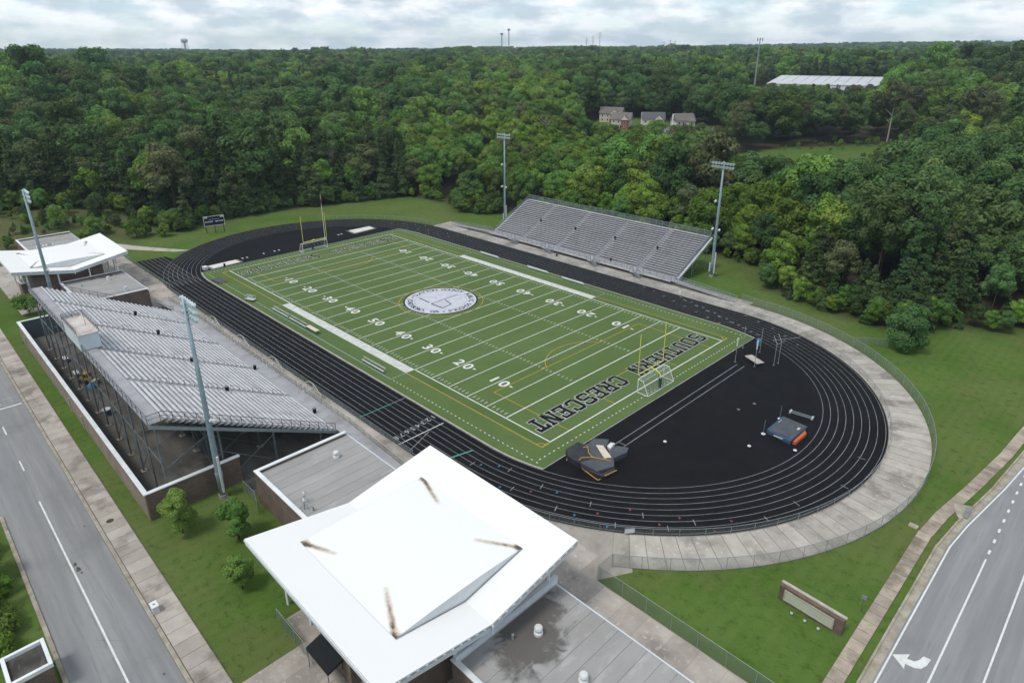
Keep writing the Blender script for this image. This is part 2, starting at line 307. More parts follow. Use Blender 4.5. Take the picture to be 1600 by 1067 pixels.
def mesh_mat(name, col, wire):
    m = bpy.data.materials.new(name); m.use_nodes = True; t = m.node_tree; b = t.nodes['Principled BSDF']
    b.inputs['Base Color'].default_value = C(col); b.inputs['Metallic'].default_value = 0.3; b.inputs['Roughness'].default_value = 0.5
    g = N(t, 'ShaderNodeNewGeometry'); s = N(t, 'ShaderNodeSeparateXYZ'); t.links.new(g.outputs['Position'], s.inputs[0])
    h = N(t, 'ShaderNodeMath', operation='ADD'); t.links.new(s.outputs[0], h.inputs[0]); t.links.new(s.outputs[1], h.inputs[1])
    fs = []
    for sg in ('ADD', 'SUBTRACT'):
        a = N(t, 'ShaderNodeMath', operation=sg); t.links.new(h.outputs[0], a.inputs[0]); t.links.new(s.outputs[2], a.inputs[1])
        k = N(t, 'ShaderNodeMath', operation='MULTIPLY'); k.inputs[1].default_value = 14.0; t.links.new(a.outputs[0], k.inputs[0])
        f = N(t, 'ShaderNodeMath', operation='FRACT'); t.links.new(k.outputs[0], f.inputs[0])
        l = N(t, 'ShaderNodeMath', operation='LESS_THAN'); l.inputs[1].default_value = wire; t.links.new(f.outputs[0], l.inputs[0]); fs.append(l)
    mx_ = N(t, 'ShaderNodeMath', operation='MAXIMUM'); t.links.new(fs[0].outputs[0], mx_.inputs[0]); t.links.new(fs[1].outputs[0], mx_.inputs[1])
    t.links.new(mx_.outputs[0], b.inputs['Alpha']); return m
M['chain'] = mesh_mat('chain_link', (0.22,0.26,0.25), 0.10)
M['chain_d'] = mesh_mat('chain_link_dense', (0.20,0.25,0.24), 0.17)
M['chain_r'] = mesh_mat('dark_mesh', (0.10,0.10,0.105), 0.10)
M['net'] = mesh_mat('goal_net', (0.60,0.62,0.62), 0.07)

def leaf_mat(name, dark, mid, light, rand=0.36):
    m = bpy.data.materials.new(name); m.use_nodes = True; t = m.node_tree; t.nodes.clear()
    o = N(t, 'ShaderNodeOutputMaterial'); d = N(t, 'ShaderNodeBsdfDiffuse'); tr = N(t, 'ShaderNodeBsdfTranslucent'); ms = N(t, 'ShaderNodeMixShader'); ms.inputs[0].default_value = 0.30
    at = N(t, 'ShaderNodeAttribute'); at.attribute_name = 'tone'
    cr = N(t, 'ShaderNodeValToRGB'); e = cr.color_ramp.elements; e[0].color = C(dark); e[1].color = C(light); x = e.new(0.5); x.color = C(mid)
    t.links.new(at.outputs['Fac'], cr.inputs[0])
    oi = N(t, 'ShaderNodeObjectInfo'); hs = N(t, 'ShaderNodeHueSaturation')
    a = N(t, 'ShaderNodeMapRange'); a.inputs[3].default_value = 1-rand; a.inputs[4].default_value = 1+rand; t.links.new(oi.outputs['Random'], a.inputs[0])
    k = N(t, 'ShaderNodeMath', operation='MULTIPLY'); k.inputs[1].default_value = 7.31; t.links.new(oi.outputs['Random'], k.inputs[0])
    f = N(t, 'ShaderNodeMath', operation='FRACT'); t.links.new(k.outputs[0], f.inputs[0])
    hh = N(t, 'ShaderNodeMapRange'); hh.inputs[3].default_value = 0.464; hh.inputs[4].default_value = 0.506; hs.inputs['Saturation'].default_value = 1.02; t.links.new(f.outputs[0], hh.inputs[0])
    t.links.new(hh.outputs[0], hs.inputs['Hue']); t.links.new(a.outputs[0], hs.inputs['Value']); t.links.new(cr.outputs[0], hs.inputs['Color'])
    t.links.new(hs.outputs[0], d.inputs[0]); t.links.new(hs.outputs[0], tr.inputs[0])
    t.links.new(d.outputs[0], ms.inputs[1]); t.links.new(tr.outputs[0], ms.inputs[2]); t.links.new(ms.outputs[0], o.inputs[0]); return m
M['leaf_bright'] = leaf_mat('leaf_bright', (0.088,0.171,0.032), (0.138,0.250,0.047), (0.205,0.329,0.067))
M['leaf_mid'] = leaf_mat('leaf_mid', (0.077,0.165,0.041), (0.122,0.234,0.057), (0.181,0.316,0.078))
M['leaf_dark'] = leaf_mat('leaf_dark', (0.054,0.112,0.040), (0.084,0.160,0.056), (0.120,0.214,0.075))
M['needle'] = leaf_mat('needle', (0.049,0.093,0.038), (0.073,0.131,0.051), (0.112,0.179,0.067), 0.28)
M['leaf_brown'] = leaf_mat('leaf_olive', (0.077,0.100,0.043), (0.111,0.139,0.062), (0.147,0.183,0.085), 0.2)

# ------------------------------------------------------------------ terrain
def H(x, y):
    x = np.asarray(x, float); y = np.asarray(y, float)
    ex = np.maximum(np.maximum(-128-x, x-125), 0); ey = np.maximum(np.maximum(-140-y, y-72), 0)
    d = np.hypot(ex, ey)
    z = np.interp(d, [0, 20, 180, 420, 1200, 3000, 6000], [0, 0, 9.5, 17.0, 21, 25, 28])
    z = z + 2.2*np.sin(x/67+1.2)*np.sin(y/59+0.4)*sm(d, 60, 250) + 4*np.sin(x/310+0.6)*np.sin(y/270+2.0)*sm(d, 300, 800) + 9*np.sin(x/800+1.9)*np.sin(y/950-0.5)*sm(d, 900, 2200)
    z = z + 0.3*np.exp(-((x+112)**2+(y-246)**2)/(2*42**2)) + 3*np.exp(-((x+112)**2+(y-455)**2)/(2*70**2))
    z = z + 6.5*sm(-x-104-0.25*np.maximum(y+12, 0), 0, 34)*sm(-y+62, 0, 50)*sm(y+150, 0, 60)
    return z
CLEAR = [(-300,-250),(-205,-110),(-143,-60),(-136,-50),(-131,-40),(-123,-30),(-110,-27),(-101,-18),(-106.8,-8.6),(-107.8,2.4),(-107.4,18),(-101.5,32),(-97,51),(-91,61.5),(-77,62),(-60,56),(-51,60),(-47,70),(-40,71),(0,72),(28,72),(33,71),(40.6,68.4),(46,57),(56,53),(64,52),(72,50),(79,50.5),(82,54),(84,59),(89.6,63.3),(96,68),(130,92),(300,175),(420,-250)]
MEADOW = [(-52,150),(-34,146),(6,200),(28,250),(4,268),(-30,224)]
HOUSEYARD = [(-152,222),(-84,205),(-58,224),(-72,264),(-128,264),(-154,250)]
LOT = [(-155,430),(-40,440),(-22,500),(-100,540),(-180,530)]
def inside(poly, x, y):
    P = np.array(poly); x = np.asarray(x, float); y = np.asarray(y, float); r = np.zeros(x.shape, bool)
    for (x1, y1), (x2, y2) in zip(P, np.roll(P, -1, 0)):
        c = ((y1 > y) != (y2 > y)) & (x < (x2-x1)*(y-y1)/(y2-y1+1e-12)+x1); r ^= c
    return r
def edge_dist(poly, x, y):
    P = np.array(poly); best = np.full(np.shape(x), 1e9)
    for (x1, y1), (x2, y2) in zip(P, np.roll(P, -1, 0)):
        dx_, dy_ = x2-x1, y2-y1; t_ = np.clip(((x-x1)*dx_+(y-y1)*dy_)/(dx_*dx_+dy_*dy_), 0, 1)
        best = np.minimum(best, np.hypot(x-x1-t_*dx_, y-y1-t_*dy_))
    return best
def ground():
    near = np.arange(-240, 301, 5.0); far = [310, 325, 345, 370, 400, 440, 490, 550, 620, 700, 800, 920, 1060, 1230, 1430, 1680, 2000, 2400, 2900, 3500, 4300, 5300, 6500, 8000]
    xs = np.array(sorted([-f+60 for f in far]+list(near)+far)); ys = xs.copy()
    X, Y = np.meshgrid(xs, ys, indexing='ij'); Z = H(X, Y)
    n = len(xs); v = np.stack([X, Y, Z], -1).reshape(-1, 3)
    i = np.arange(n-1); I, J = np.meshgrid(i, i, indexing='ij'); a = (I*n+J).ravel()
    f = np.stack([a, a+n, a+n+1, a+1], 1)
    me = bpy.data.meshes.new('ground'); me.from_pydata(v.tolist(), [], f.tolist()); me.update(); me.polygons.foreach_set('use_smooth', [True]*len(f))
    xf, yf = v[:,0], v[:,1]; ins = inside(CLEAR, xf, yf); ed = edge_dist(CLEAR, xf, yf)
    lit = np.where(ins, 0, sm(ed, 0, 6)); 
    for pl in (MEADOW, HOUSEYARD): lit = np.where(inside(pl, xf, yf), 0, lit)
    dry = sm(-xf-100, 0, 8)*ins*sm(-yf+5, 0, 10)
    for nm, val in (('litter', lit), ('dry', dry)):
        at = me.attributes.new(nm, 'FLOAT', 'POINT'); at.data.foreach_set('value', val.astype(np.float32))
    m = M['grass'].copy(); m.name = 'ground_cover'; t = m.node_tree; b = t.nodes['Principled BSDF']
    src = b.inputs['Base Color'].links[0].from_socket
    def over(src, attr, c1, c2, sc):
        at = N(t, 'ShaderNodeAttribute'); at.attribute_name = attr
        nz = N(t, 'ShaderNodeTexNoise'); nz.inputs['Scale'].default_value = sc; nz.inputs['Detail'].default_value = 6; g = N(t, 'ShaderNodeNewGeometry'); t.links.new(g.outputs['Position'], nz.inputs['Vector'])
        rp = N(t, 'ShaderNodeMapRange'); rp.inputs[1].default_value = 0.35; rp.inputs[2].default_value = 0.65; t.links.new(nz.outputs['Fac'], rp.inputs[0])
        cm = N(t, 'ShaderNodeMix', data_type='RGBA'); cm.inputs[6].default_value = C(c1); cm.inputs[7].default_value = C(c2); t.links.new(rp.outputs[0], cm.inputs[0])
        mm = N(t, 'ShaderNodeMix', data_type='RGBA'); t.links.new(at.outputs['Fac'], mm.inputs[0]); t.links.new(src, mm.inputs[6]); t.links.new(cm.outputs[2], mm.inputs[7]); return mm.outputs[2]
    s2 = over(src, 'dry', (0.062,0.092,0.026), (0.100,0.095,0.044), 0.16); s3 = over(s2, 'litter', (0.055,0.042,0.028), (0.035,0.045,0.018), 0.3)
    t.links.new(s3, b.inputs['Base Color']); me.materials.append(m)
    return struct(put('ground', me), 'mown grass and woodland ground around the stadium')
GROUND = ground()

# ------------------------------------------------------------------ track, field and markings
CX = 49.7
def oval(r, n=40, cx=CX):
    return arc(cx, 0, r, -90, 90, n) + arc(-cx, 0, r, 90, 270, n)
def band(pts, w, z, close=True):
    m = MB(); P = [Vector((x, y)) for x, y in pts]; n = len(P); L, R_ = [], []
    for i in range(n):
        a = P[(i-1) % n] if (close or i) else P[i]; b = P[(i+1) % n] if (close or i < n-1) else P[i]
        d = (b-a).normalized(); nn = Vector((-d.y, d.x)); L.append(P[i]+nn*w/2); R_.append(P[i]-nn*w/2)
    k = 0
    for q in L+R_: m.v.append((q.x, q.y, z))
    for i in range(n if close else n-1): j = (i+1) % n; m.f.append((n+i, n+j, j, i))
    return m
tr = MB().sheet(oval(40.2, 60), 0.012)
tr.sheet([(-50,-39.3),(-50,-31.0),(-76,-31.0),(-79.6,-31.6),(-80.2,-39.1)], 0.011)
TRACK = struct(tr.build('running_track', M['track']), 'black rubber running track with eight lanes and black infield ends')
for i in range(9):
    band(oval(31.42+1.06*i, 60), 0.055, 0.020).build('lane_line', M['lane'], TRACK)
for i in range(1, 8):
    band([(-52, -31.42-1.06*i), (-79.6, -31.42-1.06*i)], 0.08, 0.0165, False).build('chute_lane_line', M['lane'], TRACK)
def stripe(p, q, w, mt, par, name, z=0.024): return band([p, q], w, z, False).build(name, mt, par)
stripe((40.1,-40.1),(40.1,-31.9), 0.14, M['white'], TRACK, 'finish_line')
stripe((42.5,-40.0),(40.45,-34.9), 0.10, M['lane'], TRACK, 'start_curve_line', 0.026)
stripe((29.8,-39.9),(29.8,-34.3), 0.13, M['green_l'], TRACK, 'relay_line')
stripe((47.3,-39.0),(48.6,-33.6), 0.22, M['green_l'], TRACK, 'relay_line')
stripe((29.8,-34.2),(29.8,-31.6), 0.10, M['lane'], TRACK, 'relay_line')
def pol(a, r): return (CX+r*math.cos(rad(a)), r*math.sin(rad(a)))
k = 0
for a, r, c in ((-86,34.6,'blue_l'),(-82.5,33.3,'blue_l'),(-78,36.8,'blue_l'),(-72,35.6,'red_l'),(-67,34.4,'blue_l'),(-62,37.8,'blue_l'),(-58,36.8,'red_l'),(-56,38.9,'blue_l'),(-52,35.4,'red_l'),(-47,37.8,'red_l'),(-43,36.6,'red_l'),(-38,39.2,'red_l'),(-34,37.8,'red_l')):
    c0 = pol(a, r+0.53); t0 = pol(a-0.5, r+0.25); t1 = pol(a-0.5, r+0.8)
    MB().sheet([c0, t1, t0][::-1], 0.024).build('exchange_mark', M[c], TRACK)
for a, r in ((-80,33.6),(-76,36.8),(-71,34.6),(-66,37.9),(-60,35.8),(-55,39.0),(-50,36.8),(-46,39.0),(-41,38.0),(-28,39),(-20,38),(-8,39),(4,38),(-88,35.7),(-89,38)):
    stripe(pol(a, r-0.5), pol(a, r+0.5), 0.09, M['lane'], TRACK, 'lane_tick')
for (x, y) in [(26.6,39.4),(30.1,38.4),(33.4,37.3),(36.7,36.2),(40.1,35.1),(43.5,34.0),(46.9,33.0),(50.1,31.9),
               (36.5,39.4),(39.9,38.4),(43.3,37.3),(46.7,36.2),(50.0,35.1),(53.4,33.8),(56.7,32.4),(52,39.4),(55.4,38.2),(59,36.9),(62.4,35.0),(65.8,32.8)]:
    stripe((x-.18,y-.22),(x+.18,y+.22), 0.18, M['lane'], TRACK, 'hurdle_mark')
    stripe((-x-.18,y+.22),(-x+.18,y-.22), 0.18, M['lane'], TRACK, 'hurdle_mark') if x > 34 else None
for y0, y1 in ((-19.2,17.2),):
    stripe((61.75,y0),(61.75,y1), 0.09, M['lane'], TRACK, 'runway_line'); stripe((63.0,y0+.6),(63.0,y1+.2), 0.09, M['lane'], TRACK, 'runway_line')
stripe((61.75,-17.5),(63.0,-17.5), 0.09, M['lane'], TRACK, 'runway_line', 0.026)
stripe((61.6,31.4),(64.8,36.6), 0.14, M['lane'], TRACK, 'start_curve_line'); 
for (x, y) in ((-63.0,-17.5),(-62.9,-16.3),(-63.1,-11.5),(-63.2,-8.3),(-63.2,-7.0),(-65.5,8.6),(-65.6,13.2),(-65.7,14.3)):
    stripe((x-.45,y),(x+.45,y), 0.35, M['white'], TRACK, 'takeoff_board')

def text_mesh(s, size, offset=0.0):
    c = bpy.data.curves.new('t', 'FONT'); c.body = s; c.size = size; c.align_x = 'CENTER'; c.align_y = 'CENTER'; c.offset = offset; c.resolution_u = 3; c.fill_mode = 'FRONT'
    o = bpy.data.objects.new('t', c); COL.objects.link(o); dg = bpy.context.evaluated_depsgraph_get()
    me = bpy.data.meshes.new_from_object(o.evaluated_get(dg)); bpy.data.objects.remove(o); bpy.data.curves.remove(c); me.materials.clear(); return me
_tx = {}
def text(name, s, size, m, par, x, y, z, rot, sx=1.0, offset=0.0):
    key = (s, size, m.name, offset)
    if key not in _tx: _tx[key] = text_mesh(s, size, offset); _tx[key].materials.append(m)
    o = put(name, _tx[key], par, (x, y, z), rot); o.scale = (sx, 1, 1); return o
for i in range(8):
    text('lane_number', str(i+1), 1.35, M['lane'], TRACK, 37.6+0.12*i, -31.95-1.06*i, 0.026, rad(-90), 1.0, 0.03)
    if i < 7: text('lane_number', str(i+1), 1.2, M['lane'], TRACK, 38.2+3.35*(7-i)-3.2, 31.95+1.06*i, 0.026, rad(90), 1.0, 0.02)

EX = 58.55; yE = math.sqrt(31.2**2-(EX-CX)**2)
a1 = math.degrees(math.atan2(yE, EX-CX))
turf_poly = arc(CX, 0, 31.2, -90, -a1, 8) + arc(CX, 0, 31.2, a1, 90, 8) + arc(-CX, 0, 31.2, 90, 180-a1, 8) + arc(-CX, 0, 31.2, 180+a1, 270, 8)
TURF = struct(MB().sheet(turf_poly, 0.030).build('turf_field', M['turf']), 'green artificial turf football field inside the track')
def F(name, poly_or_mb, m, z=None): 
    mb = poly_or_mb if isinstance(poly_or_mb, MB) else MB().sheet(poly_or_mb, z); return mb.build(name, m, TURF)
def rect(x0, x1, y0, y1): return [(x0,y0),(x1,y0),(x1,y1),(x0,y1)]
Z1, Z2, Z3, Z4 = 0.035, 0.039, 0.043, 0.047
for sg in (-1, 1):
    e = arc(CX, 0, 31.2, -90, -a1, 10); f = arc(-CX, 0, 31.2, 180+a1, 270, 10); pts = [(x, sg*-y if sg > 0 else y) for x, y in f+e]
    band(pts, 0.26, 0.075, False).build('edge_kerb', M['curb'], TURF)
    F('turf_edge_line', rect(sg*EX-0.07, sg*EX+0.07, -yE, yE), M['lane'], Z1)
    F('sideline_panel', rect(-54.9, 54.9, sg*24.45-0.0, sg*24.45+0.001) if False else rect(23.0, 54.9, min(sg*24.45, sg*25.9), max(sg*24.45, sg*25.9)), M['turf_dark'], 0.0335)
G_, g_, h_ = 54.864, 45.72, 24.384
for i in range(-10, 11):
    x = i*4.572; w = 0.075 if abs(i) < 10 else 0.1
    F('yard_line', rect(x-w, x+w, -h_+0.2, h_-0.2), M['white'], Z2)
for sg in (-1, 1):
    F('end_line', rect(sg*G_-0.1, sg*G_+0.1, -h_-0.1, h_+0.1), M['white'], Z2)
    F('sideline', rect(22.86, G_-0.1, min(sg*h_-.1, sg*h_+.1), max(sg*h_-.1, sg*h_+.1)), M['white'], Z2)
    F('sideline', rect(-G_+0.1, -22.86, min(sg*h_-.1, sg*h_+.1), max(sg*h_-.1, sg*h_+.1)), M['white'], Z2)
    F('coach_box', rect(-22.86, 22.86, min(sg*h_, sg*26.25), max(sg*h_, sg*26.25)), M['letter'], Z1)
    F('touch_line', rect(22.9, 55.0, sg*26.25-.075, sg*26.25+.075), M['yellow_l'], Z1); F('touch_line', rect(-55.0, -22.9, sg*26.25-.075, sg*26.25+.075), M['yellow_l'], Z1)
    for q in (-1, 1):
        F('team_line', rect(q*22.86-.07, q*22.86+.07, min(sg*26.3, sg*29.45), max(sg*26.3, sg*29.45)), M['lane'], Z2)
        F('corner_arc', band(arc(q*54.9, sg*26.25, 0.95, {(1,1):180,(1,-1):90,(-1,1):270,(-1,-1):0}[(q,sg)], {(1,1):270,(1,-1):180,(-1,1):360,(-1,-1):90}[(q,sg)], 8), .16, Z3, False), M['yellow_l'])
        F('goal_line_ext', rect(min(q*54.86, q*55.0)-.06, max(q*54.86, q*55.0)+.06, min(sg*24.6, sg*26.25), max(sg*24.6, sg*26.25)), M['yellow_l'], Z1)
    F('team_line', rect(-22.8, 22.8, sg*29.45-.07, sg*29.45+.07), M['lane'] if sg > 0 else M['pale_blue'], Z2)
    F('penalty_line', rect(sg*38.62-.07, sg*38.62+.07, -20.15, 20.15), M['yellow_l'], Z1)
    F('penalty_line', rect(sg*49.4-.07, sg*49.4+.07, -9.15, 9.15), M['yellow_l'], Z1)
    for y in (-20.15, 20.15): F('penalty_line', rect(min(sg*38.55, sg*54.7), max(sg*38.55, sg*54.7), y-.07, y+.07), M['yellow_l'], Z1+0.002)
    for y in (-9.15, 9.15): F('penalty_line', rect(min(sg*49.3, sg*54.7), max(sg*49.3, sg*54.7), y-.07, y+.07), M['yellow_l'], Z1+0.002)
    F('penalty_arc', band(arc(sg*43.86, 0, 9.15, 125 if sg > 0 else -55, 235 if sg > 0 else 55, 20), .15, Z1+0.001, False), M['yellow_l'])
    for y in (-16.25, 16.25): F('penalty_line', rect(sg*55.3-.35, sg*55.3+.35, y-.06, y+.06), M['yellow_l'], Z1)
hm = MB(); tk = MB(); dt = MB()
for i in range(-49, 50):
    x = i*0.9144
    if i % 5:
        for y in (-8.13, 8.13): hm.sheet(rect(x-.05, x+.05, y-.32, y+.32), Z2)
        for sg in (-1, 1): tk.sheet(rect(x-.05, x+.05, min(sg*23.0, sg*23.75), max(sg*23.0, sg*23.75)), Z2)
    else:
        for y in (-8.13, 8.13): hm.sheet(rect(x-.3, x+.3, y-.05, y+.05), Z3)
for i in range(36):
    x = 23.7+i*0.95
    if x < 57:
        for sx in (-1, 1):
            for sy in (-1, 1): dt.sheet(rect(sx*x-.17, sx*x+.17, sy*29.35-.09, sy*29.35+.09), Z2)
for i in range(-30, 31):
    for sx in (-1, 1): dt.sheet(rect(sx*56.75-.09, sx*56.75+.09, i*0.95-.17, i*0.95+.17), Z2+0.001)
tag(F('hash_mark', hm, M['white']), kind='stuff'); tag(F('yard_tick', tk, M['white']), kind='stuff'); tag(F('restraining_dash', dt, M['letter']), kind='stuff')
for j, n in enumerate((10, 20, 30, 40, 50, 40, 30, 20, 10)):
    x = -36.576+9.144*j
    for sg in (-1, 1):
        for q, ch in ((-1, str(n)[0]), (1, '0')):
            text('yard_number', ch, 2.9, M['white'], TURF, x-sg*q*1.18, sg*17.1, Z4, 0 if sg < 0 else math.pi, 1.15, 0.06)
        if n != 50:
            s = 1 if x > 0 else -1
            F('direction_arrow', [(x+s*2.45, sg*16.65), (x+s*2.45, sg*17.15), (x+s*3.25, sg*16.9)] if (s*sg) > 0 else [(x+s*2.45, sg*17.15), (x+s*2.45, sg*16.65), (x+s*3.25, sg*16.9)], M['white'], Z4)
# end zone lettering: black slab letters with a white outline
GL = {
 'T': [(0,6,5,7.2),(0,4.9,1,6),(4,4.9,5,6),(1.9,0.9,3.1,6),(1.0,0,4.0,0.95)],
 'H': [(0.5,0.9,1.7,6.3),(3.3,0.9,4.5,6.3),(0,0,2.1,.95),(2.9,0,5,.95),(0,6.25,2.1,7.2),(2.9,6.25,5,7.2),(1.7,3.1,3.3,4.1)],
 'E': [(0.6,0.9,1.8,6.3),(0,0,5,1.0),(0,6.2,5,7.2),(4.1,1,5,2.2),(4.1,5,5,6.2),(1.8,3.1,3.3,4.1),(3.0,2.6,3.7,4.6)],
 'N': [(0.4,0.9,1.4,6.3),(3.7,0.9,4.7,7.2),(0,0,1.9,.95),(3.2,6.3,5.2,7.2),(0,6.3,1.6,7.2),('q',(0.6,7.2),(1.9,7.2),(4.7,0),(3.4,0))],
 'R': [(0.6,0.9,1.8,6.3),(0,0,2.3,.95),(0,6.2,4.0,7.2),(3.6,4.2,4.8,6.4),(1.8,3.2,4.2,4.2),('q',(2.4,3.3),(3.7,3.3),(5.1,0.4),(3.8,0.4)),(3.6,0,5.2,.9)],
 'U': [(0.5,1.0,1.7,6.3),(3.4,1.0,4.6,6.3),(0,6.25,2.1,7.2),(2.9,6.25,5,7.2),(1.1,0,4.0,1.15)],
 'O': [(0.1,1.3,1.4,5.9),(3.7,1.3,5.0,5.9),(1.2,0,3.9,1.15),(1.2,6.05,3.9,7.2),('q',(0.1,1.4),(1.4,1.5),(1.7,0.6),(1.1,0)),('q',(3.7,1.5),(5.0,1.4),(4.0,0),(3.4,0.6)),('q',(1.4,5.7),(0.1,5.8),(1.1,7.2),(1.7,6.6)),('q',(5.0,5.8),(3.7,5.7),(3.4,6.6),(4.0,7.2))],
 'C': [(0.1,1.3,1.4,5.9),(1.2,0,3.9,1.15),(1.2,6.05,3.9,7.2),(3.8,4.7,4.9,6.6),(3.8,0.6,4.9,2.3),('q',(0.1,1.4),(1.4,1.5),(1.7,0.6),(1.1,0)),('q',(1.4,5.7),(0.1,5.8),(1.1,7.2),(1.7,6.6))],
 'S': [(0.7,6.05,4.2,7.2),(0.1,4.1,1.3,6.5),(0.8,3.1,4.2,4.2),(3.7,0.8,4.9,3.5),(0.8,0,4.2,1.15),(0.1,0.4,1.0,2.2),(4.0,5.0,4.9,6.8)]}
def glyph(ch, grow, z0):
    m = MB(); z = z0
    for st in GL[ch]:
        if st[0] == 'q':
            c = Vector((sum(p[0] for p in st[1:])/4, sum(p[1] for p in st[1:])/4)); P = []
            for p in st[1:]:
                d = Vector(p)-c; P.append(tuple(c+d*(1+grow/d.length)))
        else: x0, y0, x1, y1 = st; P = rect(x0-grow, x1+grow, y0-grow, y1+grow)
        if (P[1][0]-P[0][0])*(P[2][1]-P[0][1])-(P[1][1]-P[0][1])*(P[2][0]-P[0][0]) < 0: P = P[::-1]
        m.sheet([((px-2.5), py-3.6) for px, py in P], z); z += 0.0006
    return m
_gl = {}
for side in (1, -1):
    for i, ch in enumerate('SOUTHERN CRESCENT'):
        if ch == ' ': continue
        if ch not in _gl: _gl[ch] = (glyph(ch, 0.09, 0.010).mesh('end_zone_letter', M['black_p']), glyph(ch, 0.30, 0.0).mesh('letter_outline', M['letter']), glyph(ch, -0.10, 0.010).mesh('end_zone_letter', M['black_p']), glyph(ch, 0.12, 0.0).mesh('letter_outline', M['letter']))
        y = side*(22.35-i*2.79); x = side*50.65; rt = -math.pi/2 if side > 0 else math.pi/2
        o = put('end_zone_letter', _gl[ch][0 if side > 0 else 2], TURF, (x, y, Z4+0.003), rt); o.scale = (0.49, 0.475, 1)
        put('letter_outline', _gl[ch][1 if side > 0 else 3], o)
# centre seal
CS = (-0.3, 0.1)
SEAL = F('centre_seal', arc(CS[0], CS[1], 7.95, 0, 360, 64)[:-1], M['seal'], Z4+0.001)
def S_(name, mb, m): return mb.build(name, m, SEAL)
F('centre_circle', band(arc(0, 0, 9.3, 0, 360, 64)[:-1], 0.16, Z3), M['yellow_l'])
F('seal_rim', band(arc(CS[0], CS[1], 8.1, 0, 360, 64)[:-1], 0.34, Z4+0.003), M['black_p'])
S_('seal_ring', band(arc(CS[0], CS[1], 5.75, 0, 360, 64)[:-1], 0.13, Z4+0.006), M['seal_grey'])
def ringtext(s, a0, a1, r, inward):
    n = len(s)
    for i, ch in enumerate(s):
        if ch == ' ': continue
        a = a0+(a1-a0)*(i/(n-1)); t = rad(a)
        text('seal_letter', ch, 1.55, M['black_p'], SEAL, CS[0]+r*math.cos(t), CS[1]+r*math.sin(t), Z4+0.008, t+math.pi/2 if inward else t-math.pi/2, 1.05, 0.035)
ringtext('CLAYTON COUNTY PUBLIC SCHOOLS', 200, -22, 6.8, False)
ringtext('JONESBORO, GA', -139, -46, 6.8, True)
for a in (-150, -33):
    S_('seal_dot', MB().sheet(arc(CS[0]+6.8*math.cos(rad(a)), CS[1]+6.8*math.sin(rad(a)), 0.28, 0, 360, 10)[:-1], Z4+0.008), M['black_p'])
def stroke(pts, w, m, z=Z4+0.008): S_('seal_line', band(pts, w, z, False), m)
stroke([(-4.9,-2.4),(-1.0,-2.5)], .30, M['black_p']); stroke([(-4.9,-2.4),(-3.1,0.5),(-1.2,-0.4)], .14, M['seal_grey'], Z4+.010)
stroke([(-0.2,-2.7),(3.7,-2.5)], .34, M['black_p']); stroke([(3.7,-2.5),(3.1,0.3),(0.2,0.95)], .26, M['black_p'], Z4+.011); stroke([(-0.1,-2.7),(-0.4,5.1)], .22, M['black_p'], Z4+.013)
stroke([(0.9,-2.2),(0.8,0.6)], .10, M['seal_grey'], Z4+.010); stroke([(1.9,-2.2),(1.6,0.5)], .10, M['seal_grey'], Z4+.010); stroke([(2.8,-2.2),(2.4,0.3)], .10, M['seal_grey'], Z4+.010)
stroke([(-1.2,2.4),(-0.5,4.9)], .14, M['seal_grey'], Z4+.010); stroke([(0.6,1.6),(2.2,3.6),(1.2,4.9),(-0.4,5.2)], .12, M['seal_grey'], Z4+.010); stroke([(-3.0,0.6),(-3.4,3.2),(-1.2,4.6)], .08, M['seal_grey'], Z4+.012)

# ------------------------------------------------------------------ concrete, roads, walks
BASE = struct(MB().sheet([(43,-47.2),(105,-47.2),(105,-40.2),(75.9,-40.2),(77.9,-36.6),(73.5,-31.5),(43,-39)], 0.006).build('plaza_paving', M['conc_base']), 'concrete plaza between the near canopy and the track')
def slab_grid(par, x0, x1, y0, y1, dx, dy, z, m, gap=0.022, name='slab', keep=None):
    nx = max(1, round((x1-x0)/dx)); ny = max(1, round((y1-y0)/dy)); sx = (x1-x0)/nx; sy = (y1-y0)/ny
    me = MB().box(-sx/2+gap, sx/2-gap, -sy/2+gap, sy/2-gap, -0.05, 0).mesh(name, m)
    for i in range(nx):
        for j in range(ny):
            c = (x0+sx*(i+.5), y0+sy*(j+.5), z)
            if keep and not keep(c[0], c[1]): continue
            put(name, me, par, c)
def plaza_ok(x, y): return (math.hypot(max(x-CX, 0), y) > 42.2) and not (x > 74 and y > -40.4)
slab_grid(BASE, 45, 77, -47, -34, 3.2, 3.2, 0.010, M['conc'], keep=plaza_ok)
slab_grid(BASE, 77, 105, -46.9, -40.3, 2.9, 6.6, 0.010, M['conc'])
ENT = struct(MB().sheet([(57.4,-65.9),(77.4,-65.9),(77.4,-46),(57.4,-46)], 0.003).build('entrance_paving', M['conc_base']), 'concrete entrance walk under the near canopy')
slab_grid(ENT, 61.2, 78, -72.5, -65.8, 2.8, 3.35, 0.012, M['conc']); slab_grid(ENT, 57.6, 77.2, -65.8, -47.2, 3.2, 3.1, 0.009, M['conc'])
RING = struct(MB().quad(*[(x, y, 0.008) for x, y in arc(CX, 0, 45.6, -55.2, 90, 70)+arc(CX, 0, 40.2, 90, -55.2, 70)]).build('curved_walkway', M['conc_joint']), 'curved pale concrete walkway outside the near end of the track')
na = 58
seg = 145.2/na
wedge = MB().prism(arc(0, 0, 45.55, -seg/2+.05, seg/2-.05, 3)+arc(0, 0, 40.3, seg/2-.06, -seg/2+.06, 3), -0.02, 0.006).mesh('slab', M['ring'])
for i in range(na): put('slab', wedge, RING, (CX, 0, 0.012), rad(-55.2+seg*(i+.5)))
VSTRIP = struct(MB().sheet(rect(-54, CX, 40.25, 47.6), 0.006).build('visitor_side_walk', M['conc_base']), 'concrete walk in front of the visitor bleachers')
